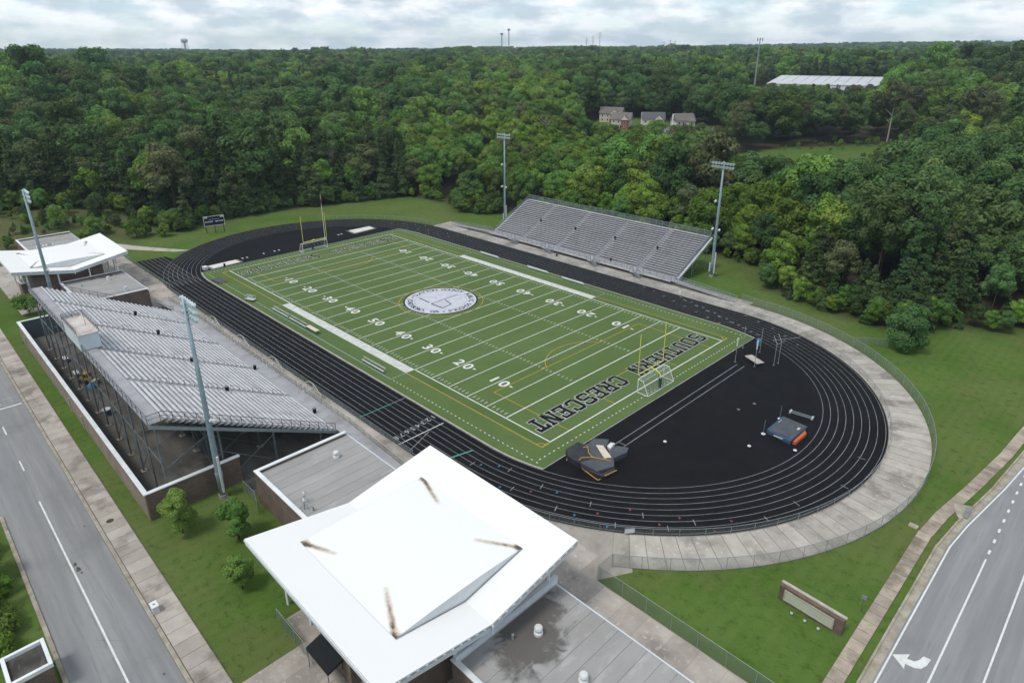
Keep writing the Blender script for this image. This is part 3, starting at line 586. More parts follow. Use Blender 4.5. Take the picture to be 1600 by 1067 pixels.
slab_grid(VSTRIP, -54, CX, 40.3, 45.0, 3.0, 4.7, 0.012, M['ring'])
HSTRIP = struct(MB().sheet(rect(-110, 45, -47.5, -39.6), 0.004).build('home_side_walk', M['conc_base']), 'concrete walk between the home stand and the track')
slab_grid(HSTRIP, -42, 45, -43.0, -40.35, 3.0, 2.65, 0.010, M['conc']); slab_grid(HSTRIP, -110, -42, -46.8, -39.5, 3.4, 3.65, 0.010, M['conc'])
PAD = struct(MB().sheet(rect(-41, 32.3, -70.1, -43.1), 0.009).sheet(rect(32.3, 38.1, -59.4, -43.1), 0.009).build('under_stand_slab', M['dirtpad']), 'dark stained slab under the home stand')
FENT = struct(MB().sheet([(-112,-68),(-57,-68),(-57,-45),(-112,-45)], 0.003).build('far_entrance_paving', M['ring']), 'concrete paving around the far canopy building')
PATH = struct(MB().sheet([(-82.5,-28.2),(-81.0,-24.6),(-94,-32.5),(-108,-39.5),(-124,-47),(-150,-66),(-150,-73),(-122,-56.5),(-106,-44.5),(-95,-37.2)][::1], 0.020).build('far_path', M['ring']), 'pale concrete path leading off behind the far canopy')
# home side road and its walk
ROADL = struct(MB().sheet([(-320,-84.5),(19.0,-84.5),(19.0,-82.9),(140,-82.9),(140,-75.45),(-320,-75.45)], 0.004).build('side_road', M['asphalt']), 'grey asphalt side road with a white centre line on the left')
for x0, x1 in [(18.7,140),(-5.6,-2.7),(6.5,9.7),(-17.7,-14.8),(-29.8,-26.9),(-42,-39)]:
    MB().sheet(rect(x0, x1, -79.28, -79.1), 0.010).build('centre_line', M['white'], ROADL)
stripe((-12.2,-75.7),(-12.2,-82.5), 0.35, M['white'], ROADL, 'stop_line', 0.010)
for x in (-15.6, -13.5): stripe((x,-75.6),(x,-82.5), 0.22, M['lane'], ROADL, 'crosswalk_line', 0.010)
for j in range(4): stripe((-15.45,-76.7-1.6*j),(-13.65,-76.7-1.6*j), 0.35, M['lane'], ROADL, 'crosswalk_bar', 0.012); 
for (pts, w) in (([(-30,-79.35),(10,-79.4),(40,-79.45),(56,-79.4)], .10), ([(12,-76.9),(20,-77.6),(23,-76.2)], .07), ([(22,-77.6),(30,-77.2),(29.5,-75.9)], .06), ([(34,-78.0),(43,-77.6),(52,-78.2),(53,-76.3)], .06), ([(40,-81),(47,-80.7),(60,-81.2)], .07), ([(57,-78),(57.5,-76)], .08), ([(47,-79.9),(50,-77)], .05)):
    band(pts, w, 0.008, False).build('crack_seal', M['seam'], ROADL)
for (x, y, r) in ((34.2,-78.8,.42),(35.3,-78.75,.5),(36.1,-78.6,.25),(27.9,-76.4,.18),(55.4,-76.6,.2)):
    MB().sheet([(x+r*(0.7+.5*random.random())*math.cos(t*.9), y+.5*r*(.6+.7*random.random())*math.sin(t*.9)) for t in range(7)], 0.009).build('tar_patch', M['patch'], ROADL)
WALKL = struct(MB().box(-320, 140, -75.05, -72.55, -0.05, 0.10).build('roadside_walk', M['conc_joint']), 'concrete walk beside the side road')
slab_grid(WALKL, -56, 64, -75.02, -72.6, 1.83, 2.42, 0.135, M['walk'], 0.02)
slab_grid(WALKL, 61.4, 66, -72.5, -65.9, 2.3, 3.3, 0.03, M['conc'], 0.02)
KERBL = struct(MB().box(-320, 140, -75.5, -75.2, -0.05, 0.06).build('roadside_kerb', M['conc_joint']), 'weathered concrete kerb along the side road')
kme = MB().box(-1.2, 1.2, -0.19, 0.19, -0.10, 0.0).mesh('kerb_stone', M['kerb'])
for i in range(50): put('kerb_stone', kme, KERBL, (-56+2.43*i, -75.28, 0.145))
KERB2 = struct(MB().box(19.0, 140, -83.35, -83.0, -0.05, 0.06).build('far_kerb', M['conc_joint']), 'weathered kerb on the far left edge of the side road')
for i in range(16): put('kerb_stone', kme, KERB2, (20.3+2.43*i, -83.12, 0.15))
# right-hand road
edgeR = [(100.5,-110),(100.5,-8.3),(101.0,-3.0),(102.6,8.7),(103.6,18),(104.6,30),(109,60),(120,110)]
backR = [(99.65,-110),(99.6,-9.5),(100.15,-3.4),(101.65,7.5),(102.8,20.3),(103.8,32),(108.2,62),(119,112)]
ROADR = struct(MB().sheet(edgeR+[(145,110),(145,-110)], 0.004).build('main_road', M['asphalt_r']), 'grey asphalt road with turn lanes at the right edge')
band([(x+.25, y) for x, y in edgeR], 0.16, 0.010, False).build('edge_line', M['white'], ROADR)
stripe((104.05,-110),(104.05,-7.6), 0.17, M['white'], ROADR, 'lane_divider', 0.010); stripe((107.5,-110),(107.5,40), 0.17, M['white'], ROADR, 'lane_divider', 0.010)
for i in range(14): stripe((104.05,-6.5+2.45*i),(104.05,-5.7+2.45*i), 0.24, M['white'], ROADR, 'lane_dash', 0.010)
MB().quad(*[(x, y, 0.012) for x, y in [(100.85,-28.0),(102.1,-28.9),(102.0,-28.25),(102.75,-28.15),(103.2,-27.8),(103.45,-27.1),(103.55,-26.1),(102.95,-26.2),(102.8,-26.9),(102.5,-27.4),(101.95,-27.55),(102.0,-26.85)]]).build('turn_arrow', M['white'], ROADR)
gut = MB()
for (a, b), (c, d) in zip(zip(edgeR, edgeR[1:]), zip(backR, backR[1:])): gut.quad((*c,0.006),(*a,0.006),(*b,0.006),(*d,0.006))
KERBR = struct(gut.build('gutter', M['kerb']), 'weathered concrete gutter and kerb along the main road')
nseg = 36
def along(P, s):
    P = [Vector(p) for p in P]; L = [0]
    for a, b in zip(P, P[1:]): L.append(L[-1]+(b-a).length)
    for i in range(len(P)-1):
        if s <= L[i+1]: t = (s-L[i])/(L[i+1]-L[i]); return P[i].lerp(P[i+1], t), (P[i+1]-P[i]).normalized()
    return P[-1], (P[-1]-P[-2]).normalized()
bk = [(99.7,-50),(99.65,-9.5),(100.2,-3.4),(101.7,7.5),(102.85,20.3),(103.8,32)]
kr = MB().box(-1.0, 1.0, -0.10, 0.10, -0.1, 0.0).mesh('kerb_stone', M['kerb'])
for i in range(40):
    q, d = along(bk, 1+2.05*i); put('kerb_stone', kr, KERBR, (q.x, q.y, 0.14), math.atan2(d.y, d.x))
sw = [(98.15,-60),(98.15,-8.5),(98.6,-3.0),(99.9,5.7),(101.3,17),(102.0,26),(104,44),(110,80)]
WALKR = struct(band(sw, 1.25, 0.05, False).build('main_road_walk', M['conc_joint']), 'stained tan concrete walk beside the main road')
sl = MB().box(-0.72, 0.72, -0.68, 0.68, -0.05, 0.0).mesh('slab', M['walkR'])
for i in range(62):
    q, d = along(sw, 14+1.5*i); put('slab', sl, WALKR, (q.x, q.y, 0.09), math.atan2(d.y, d.x))
MB().prism([(99.0,0.5),(100.9,1.5),(101.1,0.6),(100.3,-2.4),(99.5,-1.0)], 0.0, 0.13).build('drain_apron', M['kerb'], KERBR)
MB().box(100.35, 100.95, -1.6, 0.9, 0.131, 0.17).build('drain_inlet', M['seam'], KERBR)

# ------------------------------------------------------------------ railings and fences
_post = {}
def post_mesh(name, h, w, m):
    k = (name, round(h, 2), w, m.name)
    if k not in _post: _post[k] = MB().bar((0,0,0), (0,0,h), w, 5).mesh(name, m)
    return _post[k]
def railing(par, path, h, spacing, m, infill=None, mid=(0.5,), w=0.035, post='rail_post', skip=None, bars=0.0):
    P = [Vector(p) for p in path]; L = [0]
    for a, b in zip(P, P[1:]): L.append(L[-1]+(b-a).length)
    def at(s):
        for i in range(len(P)-1):
            if s <= L[i+1]+1e-6: return P[i].lerp(P[i+1], (s-L[i])/max(L[i+1]-L[i], 1e-6))
        return P[-1]
    n = max(1, round(L[-1]/spacing)); pm = post_mesh(post, h, w, m)
    for i in range(n+1): put(post, pm, par, at(L[-1]*i/n))
    r = MB()
    for a, b in zip(P, P[1:]): r.bar(a+Vector((0,0,h)), b+Vector((0,0,h)), w, 5)
    r.build('top_rail', m, par)
    if mid:
        r = MB()
        for f in mid:
            for a, b in zip(P, P[1:]): r.bar(a+Vector((0,0,h*f)), b+Vector((0,0,h*f)), w*.75, 4)
        r.build('mid_rail', m, par)
    if infill:
        r = MB()
        for a, b in zip(P, P[1:]): r.quad(a+Vector((0,0,.04)), b+Vector((0,0,.04)), b+Vector((0,0,h-.02)), a+Vector((0,0,h-.02)))
        r.build('wire_mesh', infill, par)
    if bars:
        r = MB(); k = int(L[-1]/bars)
        for i in range(k):
            q = at(L[-1]*(i+.5)/k); r.bar(q+Vector((0,0,.05)), q+Vector((0,0,h)), 0.012, 3)
        tag(r.build('baluster', m, par), kind='stuff')
def fence(label, path, h, spacing=3.0, m=None, inf=None, mid=(), name='chain_link_fence', group=None):
    P = [(x, y, 0.0) for x, y in path]; t = thing(name, label, 'fence', P[0], 0, group)
    railing(t, [(x-P[0][0], y-P[0][1], 0) for x, y, _ in P], h, spacing, m or M['galv'], inf or M['chain'], mid, 0.03, 'fence_post')
    return t
fence('chain link fence curving along the outer edge of the pale walkway', arc(CX, 0, 45.75, -55, 86, 80)+[(47.5,46.3)], 1.8, 3.0, inf=M['chain_d'])
fence('low chain link fence curving along the outer edge of the near track end', [(45.5,-40.45)]+arc(CX, 0, 40.45, -90, 90, 70)+[(36,40.45)], 1.15, 3.0)
fence('low chain link fence between the track and the visitor bleachers', [(35,40.45),(-54,40.45)], 1.15, 3.0)
fence('low chain link fence between the track and the home stand', [(44,-40.45),(-50,-40.45)], 1.1, 2.6, inf=M['chain_d'])
fence('chain link fence beside the far sprint chute', [(-51,-39.9),(-84,-39.9)], 1.3, 2.6, inf=M['chain_d'])
fence('chain link fence bordering the grass below the curved walkway', [(75.9,-37.6),(75.85,-40.1),(105,-40.25)], 1.9, 3.0, inf=M['chain_d'])
fence('short chain link fence running off towards the lone tree', [(73.5,40.2),(78.0,43.6)], 1.6, 2.2, inf=M['chain_d'])
fence('chain link gate panel between the brick wall and the near flat roofed building', [(35.3,-60.3),(38.4,-60.2),(40.6,-60.9)], 1.9, 1.5, inf=M['chain_d'])
fence('short chain link fence beside the black entrance awning', [(57.2,-66.6),(64.0,-66.6)], 1.7, 1.7, inf=M['chain_d'])
fence('low fence round the outside of the far track end', [(-55,41)]+arc(-CX, 0, 41.2, 97, 150, 30), 1.1, 3.2)

# ------------------------------------------------------------------ bleachers
def bleacher(label, name, x0, x1, yf, yb, zf, zb, rows, aisles, sgn, aisle_w=1.35, foot_m='aluf', step_d=.17):
    """sgn: direction of climb in y"""
    T = thing(name, label, 'bleachers', ((x0+x1)/2, yf, 0)); ox = (x0+x1)/2; hx = (x1-x0)/2
    d = (yb-yf)/rows; ad = abs(d); r = (zb-zf)/rows
    foot = MB().box(-hx, hx, -ad*.46, ad*.46, -0.05, 0.0).mesh('foot_board', M[foot_m])
    riser = MB().box(-hx, hx, -0.015, 0.015, 0.0, r-0.05).mesh('riser_board', M['riser'])
    xs = [x0+.15]+[v for a in aisles for v in (a-aisle_w/2, a+aisle_w/2)]+[x1-.15]; secs = list(zip(xs[0::2], xs[1::2]))
    seats = [MB().box(-(b-a)/2, (b-a)/2, -0.15, 0.15, -0.05, 0.0).mesh('seat_board', M['alu']) for a, b in secs]
    step = MB().box(-aisle_w*.46, aisle_w*.46, -step_d, step_d, -r*.5, 0.0).mesh('aisle_step', M['alud'])
    for k in range(rows):
        y = d*(k+.5); z = zf+r*k
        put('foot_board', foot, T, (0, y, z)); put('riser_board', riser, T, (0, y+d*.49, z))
        for (a, b), sme in zip(secs, seats): put('seat_board', sme, T, ((a+b)/2-ox, y+d*.22, z+0.42))
        for a in aisles: put('aisle_step', step, T, (a-ox, y+d*.25, z+r*.5))
    return T, ox, d, r
HX0, HX1, HYF, HYB, HZF, HZB = -32.5, 32.2, -45.2, -66.6, 1.2, 12.2
AIS = (-21.8, -8.9, 5.2, 18.6)
HOME, ox, d_, r_ = bleacher('large aluminium home stand on steel legs with a press box on top', 'home_bleachers', HX0, HX1, HYF, HYB, HZF, HZB, 30, AIS, -1)
oy = HYF
def hp(x, y, z): return (x-ox, y-oy, z)
def hbox(name, m, x0, x1, y0, y1, z0, z1): return MB().box(x0-ox, x1-ox, y0-oy, y1-oy, z0, z1).build(name, m, HOME)
for i in range(12):
    xa = HX0+(HX1-HX0)*i/12; xb = HX0+(HX1-HX0)*(i+1)/12
    hbox('rear_deck', M['alud'], xa+.01, xb-.01, -68.4, -66.62, HZB-.08, HZB); hbox('front_deck', M['alud'], xa+.01, xb-.01, -45.18, -42.9, HZF-.1, HZF-.02)
hbox('rear_beam', M['galv'], HX0, HX1, -68.3, -68.1, HZB-.5, HZB-.09)
slope = lambda y: HZF+(HZB-HZF)*(y-HYF)/(HYB-HYF)
for xx, nm in ((HX0, 'side_stringer'), (HX1, 'side_stringer')):
    m = MB(); b = 0.10; s = 0.45
    y0, y1 = HYF+.1, -68.4
    for q in (0,): 
        v = [(xx-b,y0,slope(y0)-.06),(xx+b,y0,slope(y0)-.06),(xx+b,y1,min(slope(y1),HZB)-.09),(xx-b,y1,min(slope(y1),HZB)-.09),(xx-b,y0,slope(y0)-.06-s),(xx+b,y0,slope(y0)-.06-s),(xx+b,y1,HZB-.1-s),(xx-b,y1,HZB-.1-s)]
        m.v += [hp(*q_) for q_ in v]; m.f += [(0,1,2,3),(7,6,5,4),(0,4,5,1),(1,5,6,2),(2,6,7,3),(3,7,4,0)]
    m.build(nm, M['galv'], HOME)
railing(HOME, [hp(HX1,-45.3,HZF), hp(HX1,-66.6,HZB), hp(HX1,-68.4,HZB)], 1.15, 1.45, M['rail_d'], M['chain_r'], (0.5,))
railing(HOME, [hp(HX0,-45.3,HZF), hp(HX0,-66.6,HZB), hp(HX0,-68.4,HZB)], 1.15, 1.45, M['rail_d'], M['chain_r'], (0.5,))
railing(HOME, [hp(HX1,-68.4,HZB), hp(4.6,-68.4,HZB)], 1.1, 1.8, M['rail_d'], M['chain_r'], (0.5,)); railing(HOME, [hp(-4.4,-68.4,HZB), hp(HX0,-68.4,HZB)], 1.1, 1.8, M['rail_d'], M['chain_r'], (0.5,))
for a in AIS:                                              # short aisle hand rails
    for k in range(7):
        y = HYF-1.6-3.0*k
        if y < -64.5: continue
        MB().tube([hp(a, y, slope(y)), hp(a, y, slope(y)+.95), hp(a, y-1.2, slope(y-1.2)+.95), hp(a, y-1.2, slope(y-1.2))], 0.025, 4).build('aisle_handrail', M['rail_d'], HOME)
# ramps at both ends of the front walk
def ramp(T, x0, x1, y0, y1, z0, z1, oxx, oyy):
    m = MB(); m.v += [(x0-oxx,y0-oyy,z0),(x1-oxx,y0-oyy,z1),(x1-oxx,y1-oyy,z1),(x0-oxx,y1-oyy,z0),(x0-oxx,y0-oyy,z0-.12),(x1-oxx,y0-oyy,z1-.12),(x1-oxx,y1-oyy,z1-.12),(x0-oxx,y1-oyy,z0-.12)]
    f = [(0,1,2,3),(7,6,5,4),(0,4,5,1),(1,5,6,2),(2,6,7,3),(3,7,4,0)]; m.f += f if x1 > x0 else [q[::-1] for q in f]
    m.build('ramp', M['alud'], T)
ramp(HOME, HX1+.01, 46.5, -45.1, -42.9, HZF-.02, 0.16, ox, oy); ramp(HOME, HX0-.01, -43.0, -45.1, -42.9, HZF-.02, 0.16, ox, oy)
SX = (17.6, 4.6, -8.6, -21.8)
xs = [HX0]+[v for s in sorted(SX) for v in (s, s+1.15)]+[HX1]
for a, b in zip(xs[0::2], xs[1::2]): railing(HOME, [hp(a,-42.95,HZF), hp(b,-42.95,HZF)], 1.05, 1.6, M['tan_rail'], M['chain_d'], (0.33,0.66), 0.06)
railing(HOME, [hp(HX1,-42.95,HZF), hp(46.5,-42.95,0.16)], 1.0, 1.7, M['tan_rail'], M['chain_d'], (0.5,), 0.04); railing(HOME, [hp(HX0,-42.95,HZF), hp(-43,-42.95,.16)], 1.0, 1.7, M['tan_rail'], M['chain_d'], (0.5,), 0.04)
def stair(T, sx, y0, y1, z, run, oxx, oyy, n=7, railm='tan_rail', rails=2):
    hb = lambda name, m, a, b, c, d, e, f: MB().box(a-oxx, b-oxx, c-oyy, d-oyy, e, f).build(name, m, T)
    hb('stair_landing', M['alud'], sx, sx+1.15, y0, y1, z-.1, z-.02)
    for i in range(n): hb('stair_tread', M['alud'], sx+1.15+run/n*i, sx+1.15+run/n*(i+1)-.02, y0, y1, z*(1-(i+1)/(n+1))-.05, z*(1-(i+1)/(n+1)))
    for yy in ((y0, y1) if rails == 2 else (y0,)):
        MB().tube([(sx+1.15-oxx, yy-oyy, z), (sx+1.15-oxx, yy-oyy, z+1.0), (sx+1.15+run-oxx, yy-oyy, 1.0), (sx+1.15+run-oxx, yy-oyy, 0)], 0.07, 5).tube([(sx+1.15-oxx, yy-oyy, z+.5), (sx+1.15+run-oxx, yy-oyy, .5)], 0.05, 4).build('stair_rail', M[railm], T)
    MB().tube([(sx-oxx, y0-oyy, z), (sx-oxx, y0-oyy, z+1.0), (sx-oxx, y1-oyy, z+1.0), (sx+1.15-oxx, y1-oyy, z+1.0)], 0.07, 5).build('landing_rail', M[railm], T)
for s in SX: stair(HOME, s, -42.9, -41.45, HZF, 2.5, ox, oy)
# steel under the stand
nf = 13
def colm(h): return post_mesh('column', h, 0.12, M['column'])
ftm = MB().box(-.38, .38, -.38, .38, 0, .12).mesh('footing', M['kerb'])
for i in range(nf):
    x = HX0+.3+(HX1-HX0-.6)*i/(nf-1)
    for y in (-67.8, -61.0, -54.2, -47.6):
        hgt = min(slope(y), HZB)-.15 if y > -66.6 else HZB-.1
        if hgt > .3: put('column', colm(hgt), HOME, hp(x, y, .01)); put('footing', ftm, HOME, hp(x, y, .012))
    MB().bar(hp(x,-45.6,slope(-45.6)-.22), hp(x,-66.6,HZB-.22), .13).build('raker_beam', M['column'], HOME)
    b = [((-67.8,.5),(-61.0,4.8)),((-67.8,5.2),(-61,.5)),((-67.8,5.5),(-61,8.6)),((-61,.5),(-54.2,4.4)),((-61,5.0),(-54.2,.5))]
    for (ya, za), (yb_, zb_) in b[(0 if i in (0, nf-1) else 2):]: MB().bar(hp(x,ya,za), hp(x,yb_,zb_), .07).build('diagonal_brace', M['column'], HOME)
    if i < nf-1:
        x2 = HX0+.3+(HX1-HX0-.6)*(i+1)/(nf-1)
        for y in (-67.8, -61.0):
            top = (HZB-.6) if y < -66 else slope(y)-.6
            MB().bar(hp(x,y,top*.55), hp(x2,y,top*.55), .07).build('cross_beam', M['column'], HOME)
            if i % 2 == 0:
                MB().bar(hp(x,y,.4), hp(x2,y,top*.52), .045).build('cross_brace', M['column'], HOME); MB().bar(hp(x,y,top*.52), hp(x2,y,.4), .045).build('cross_brace', M['column'], HOME)
# press box: a part of the stand with its own pieces
PB = MB().box(-4.2-ox, 4.4-ox, -68.55-oy, -65.9-oy, 12.25, 14.5).build('press_box', M['press'], HOME)
MB().box(-4.3-ox, 4.5-ox, -68.65-oy, -65.8-oy, 14.5, 14.62).build('press_box_roof', M['pressroof'], PB)
for i in range(5): MB().box(-4.2+.25+i*1.72-ox, -4.2+1.65+i*1.72-ox, -65.9-oy+.001, -65.85-oy, 13.2, 14.2).build('press_window', M['glass'], PB)
railing(PB, [(4.4-ox,-68.6-oy,14.62),(-4.2-ox,-68.6-oy,14.62)], .9, 1.0, M['rail'], M['chain_d']); railing(PB, [(4.4-ox,-65.85-oy,14.62),(-4.2-ox,-65.85-oy,14.62)], .9, 1.0, M['rail'], M['chain_d']); railing(PB, [(-4.2-ox,-65.85-oy,14.62),(-4.2-ox,-68.6-oy,14.62)], .9, 1.3, M['rail'], M['chain_d'])
MB().bar((0.6-ox,-66.6-oy,14.6), (0.6-ox,-66.6-oy,16.4), .03).bar((0.6-ox,-66.9-oy,16.0), (0.6-ox,-66.3-oy,16.0), .02).build('antenna', M['rail'], PB)
MB().box(-9.2-ox, -4.5-ox, -67.9-oy, -65.6-oy, 12.22, 12.4).build('camera_platform', M['alud'], HOME); railing(HOME, [hp(-9.2,-65.6,12.4), hp(-9.2,-67.9,12.4), hp(-4.5,-67.9,12.4)], 1.0, 1.1, M['rail'], M['chain_d'])

VX0, VX1, VYF, VYB, VZF, VZB = -32.5, 30.4, 47.5, 61.0, 1.2, 8.4
VAIS = (-20.9, -7.7, 6.1, 19.4)
VIS, vx, vd, vr = bleacher('smaller aluminium visitor bleachers across the field in front of the trees', 'visitor_bleachers', VX0, VX1, VYF, VYB, VZF, VZB, 20, VAIS, 1, 1.5, 'aluv', .30)
vy = VYF
def vp(x, y, z): return (x-vx, y-vy, z)
vs = lambda y: VZF+(VZB-VZF)*(y-VYF)/(VYB-VYF)
for i in range(12):
    xa = VX0+(VX1-VX0)*i/12; xb = VX0+(VX1-VX0)*(i+1)/12
    MB().box(xa+.01-vx, xb-.01-vx, 44.6-vy, 47.46-vy, VZF-.1, VZF-.02).build('front_deck', M['alud'], VIS)
    MB().box(xa+.01-vx, xb-.01-vx, 44.52-vy, 44.6-vy, VZF-.42, VZF-.02).build('deck_fascia', M['alu'], VIS)
    MB().box(xa+.01-vx, xb-.01-vx, 61.02-vy, 61.7-vy, VZB-.08, VZB-.01).build('rear_deck', M['alu'], VIS)
for xx in (VX0, VX1):
    railing(VIS, [vp(xx,47.4,VZF), vp(xx,61.7,VZB)], 1.15, 1.7, M['galv'], M['chain_d'], (0.33,0.66), 0.045)
    m = MB(); b = .55
    v = [(xx-b*(xx<0),47.3,VZF-.1),(xx+b*(xx>0),47.3,VZF-.1),(xx+b*(xx>0),61.6,VZB-.1),(xx-b*(xx<0),61.6,VZB-.1)]
    m.v += [vp(*q) for q in v]+[vp(q[0],q[1],q[2]-.5) for q in v]; m.f += [(0,1,2,3),(7,6,5,4),(0,4,5,1),(1,5,6,2),(2,6,7,3),(3,7,4,0)]; m.build('side_stringer', M['alu'], VIS)
railing(VIS, [vp(VX0,61.7,VZB), vp(VX1,61.7,VZB)], 1.4, 2.0, M['galv'], M['chain_d'], (0.5,), 0.045)
VSX = (19.6, 6.2, -9.6, -22.8)
xs = [VX0]+[v for s in sorted(VSX) for v in (s, s+1.15)]+[VX1]
for a, b in zip(xs[0::2], xs[1::2]): railing(VIS, [vp(a,44.6,VZF), vp(b,44.6,VZF)], 1.05, 1.8, M['rail'], M['chain'], (0.5,), 0.04)
for s in VSX: stair(VIS, s, 43.1, 44.5, VZF, 1.8, vx, vy, railm='galv')
ramp(VIS, VX1+.02, 46.5, 44.6, 46.2, VZF-.02, 0.12, vx, vy); ramp(VIS, VX0-.02, -50, 44.6, 46.2, VZF-.02, .12, vx, vy)
for y in (44.6, 46.2):
    railing(VIS, [vp(VX1,y,VZF), vp(46.5,y,.12)], 1.0, 1.7, M['galv'], M['chain'], (0.5,), 0.04); railing(VIS, [vp(VX0,y,VZF), vp(-50,y,.12)], 1.0, 1.7, M['galv'], M['chain'], (0.5,), 0.04)
for i in range(12):
    x = VX0+.4+(VX1-VX0-.8)*i/11
    for y in (48.3, 54.5, 60.8): put('column', post_mesh('column', vs(y)-.15, .11, M['galv']), VIS, vp(x, y, .012))
    MB().bar(vp(x,47.6,VZF-.2), vp(x,61.0,VZB-.22), .10).build('raker_beam', M['galv'], VIS)
    MB().bar(vp(x,54.5,.4), vp(x,60.8,5.8), .06).build('diagonal_brace', M['galv'], VIS); MB().bar(vp(x,54.5,3.8), vp(x,60.8,.4), .06).build('diagonal_brace', M['galv'], VIS)
for a in VAIS:
    for k in range(4):
        y = VYF+1.2+3.1*k; MB().tube([vp(a, y, vs(y)), vp(a, y, vs(y)+.95), vp(a, y+1.2, vs(y+1.2)+.95), vp(a, y+1.2, vs(y+1.2))], 0.03, 4).build('aisle_handrail', M['galv'], VIS)
# litter bins standing in the aisles
def bin_(x, y, z, label, m='black', name='litter_bin'):
    t = thing(name, label, 'bin', (x, y, z), 0, None)
    MB().lathe((0,0,0), [(.24,0),(.26,.4),(.28,.75)], 10).build('drum', M[m], t); MB().lathe((0,0,.751), [(.30,0),(.30,.05),(.24,.06)], 10).build('rim', M['rail'], t); return t
for x, w in ((-22.0,'the aisle farthest from the camera'),(-9.6,'the aisle below the press box'),(5.9,'the third aisle'),(19.3,'the nearest aisle')):
    bin_(x, -54.8, slope(-54.8)+.12, 'black litter bin up on the home stand in '+w)
for x, w in ((-7.0,'second aisle from the left'),(6.8,'third aisle from the left'),(20.1,'rightmost aisle'),(-20.2,'leftmost aisle')):
    bin_(x, 54.0, vs(54.0)+.1, 'black litter bin halfway up the visitor bleachers in the '+w)
bin_(5.2, -45.0, HZF, 'black litter bin at the front walk of the home stand, farther one'); bin_(25.6, -45.0, HZF, 'black litter bin at the front walk of the home stand, nearer one')
bin_(-4.0, 43.0, .02, 'dark litter bin on the walk below the visitor bleachers'); bin_(11.0, 46.9, VZF, 'dark litter bin on the front deck of the visitor bleachers')

# ------------------------------------------------------------------ brick enclosure wall
WL = thing('brick_wall', 'long brown brick wall with white coping enclosing the back of the home stand', 'wall', (-41, -70.4, 0))
def wl(name, m, x0, x1, y0, y1, z0, z1): return MB().box(x0+41, x1+41, y0+70.4, y1+70.4, z0, z1).build(name, M[m], WL)
wl('wall_face', 'brick_pale', -41.2, 32.6, -70.55, -70.40, -.1, 3.72); wl('inner_face', 'block', -40.9, 32.3, -70.39, -70.25, 0, 3.72)
wl('coping', 'coping', -41.3, 32.7, -70.65, -70.12, 3.73, 3.86)
wl('end_wall', 'brick', 32.31, 32.6, -70.395, -59.3, -.1, 3.72); wl('end_coping', 'coping', 32.2, 32.75, -70.10, -59.2, 3.73, 3.86)
wl('end_wall', 'block', -41.2, -40.92, -70.395, -56, -.1, 3.72); wl('end_coping', 'coping', -41.3, -40.78, -70.10, -55.9, 3.73, 3.86)
for x in (3.6, -3.9, -36.5): wl('downspout', 'stone', x, x+.25, -70.72, -70.56, 0, 2.2)

# ------------------------------------------------------------------ flat roofed brick buildings
def vent(T, x, y, z, kind=0):
    if kind == 0:
        v = MB().lathe((x,y,z), [(.42,0),(.42,.25),(.30,.3),(.30,.55)], 14).build('roof_vent', M['ventw'], T); MB().lathe((x,y,z+.551), [(.36,0),(.40,.12),(.33,.3),(.1,.36)], 14).build('vent_cap', M['ventw'], v)
    elif kind == 1:
        v = MB().bar((x,y,z), (x,y,z+1.2), .05, 6).build('dish_mast', M['galv'], T)
        MB().bar((x,y,z+1.2), (x+.12,y+.15,z+1.3), .22, 12, .27).build('dish', M['ventw'], v)
        b = MB()
        for k in range(4): a = k*1.57+.5; b.bar((x,y,z+.7), (x+.6*math.cos(a), y+.6*math.sin(a), z+.02), .025)
        b.build('dish_stay', M['galv'], v)
    else: MB().lathe((x,y,z), [(.10,0),(.10,.5),(.13,.5),(.13,.56)], 8).build('pipe_vent', M['galv'], T)
def flat_building(label, x0, x1, y0, y1, h, strips=1.55, open_side=True):
    T = thing('flat_roof_building', label, 'building', ((x0+x1)/2, (y0+y1)/2, 0)); cx, cy = (x0+x1)/2, (y0+y1)/2; a, b = (x1-x0)/2, (y1-y0)/2
    def B(n, m, *q): return MB().box(*q).build(n, M[m], T)
    B('wall', 'brick', -a, a, -b, -b+.3, -.1, h); B('wall', 'brick', -a, a, b-.3, b, -.1, h-.35); B('wall', 'brick', -a, -a+.3, -b+.31, b-.31, -.1, h); B('wall', 'brick', a-.3, a, -b+.31, b-.31, -.1, h)
    B('coping', 'coping', -a-.08, a+.08, -b-.08, -b+.42, h+.01, h+.13); B('coping', 'coping', -a-.08, -a+.42, -b+.43, b, h+.01, h+.13); B('coping', 'coping', a-.42, a+.08, -b+.43, b, h+.01, h+.13)
    B('gutter', 'fascia', -a, a, b+.005, b+.16, h-.42, h-.30)
    MB().box(-a+.31, a-.31, -b+.31, b-.005, h-.62, h-.36).build('roof_deck', M['membrane_seam'], T)
    n = max(1, round((x1-x0-.7)/strips)); w = (x1-x0-.7)/n
    me = MB().box(-w/2+.02, w/2-.02, -b+.36, b-.01, -.03, 0).mesh('roof_strip', M['membrane'])
    for i in range(n): put('roof_strip', me, T, (-a+.35+w*(i+.5), 0, h-.33))
    return T
RA = flat_building('flat grey roofed brick building between the home stand and the near canopy', 38.2, 56.4, -59.7, -47.1, 4.45)
vent(RA, -5.1, 2.6, 4.12); vent(RA, 0.2, -4.6, 4.12, 1); vent(RA, 1.3, -5.2, 4.12, 1); vent(RA, 2.2, -4.6, 4.12, 2)
RB = flat_building('flat grey roofed brick building with a dark wet stain at the bottom of the picture', 75.6, 105, -59.6, -46.9, 4.45)
vent(RB, -11.6, 1.0, 4.12); vent(RB, -8.0, 2.2, 4.12) if False else None; vent(RB, -5.8, 0.2, 4.12); vent(RB, -12.8, -1.0, 4.12, 2)
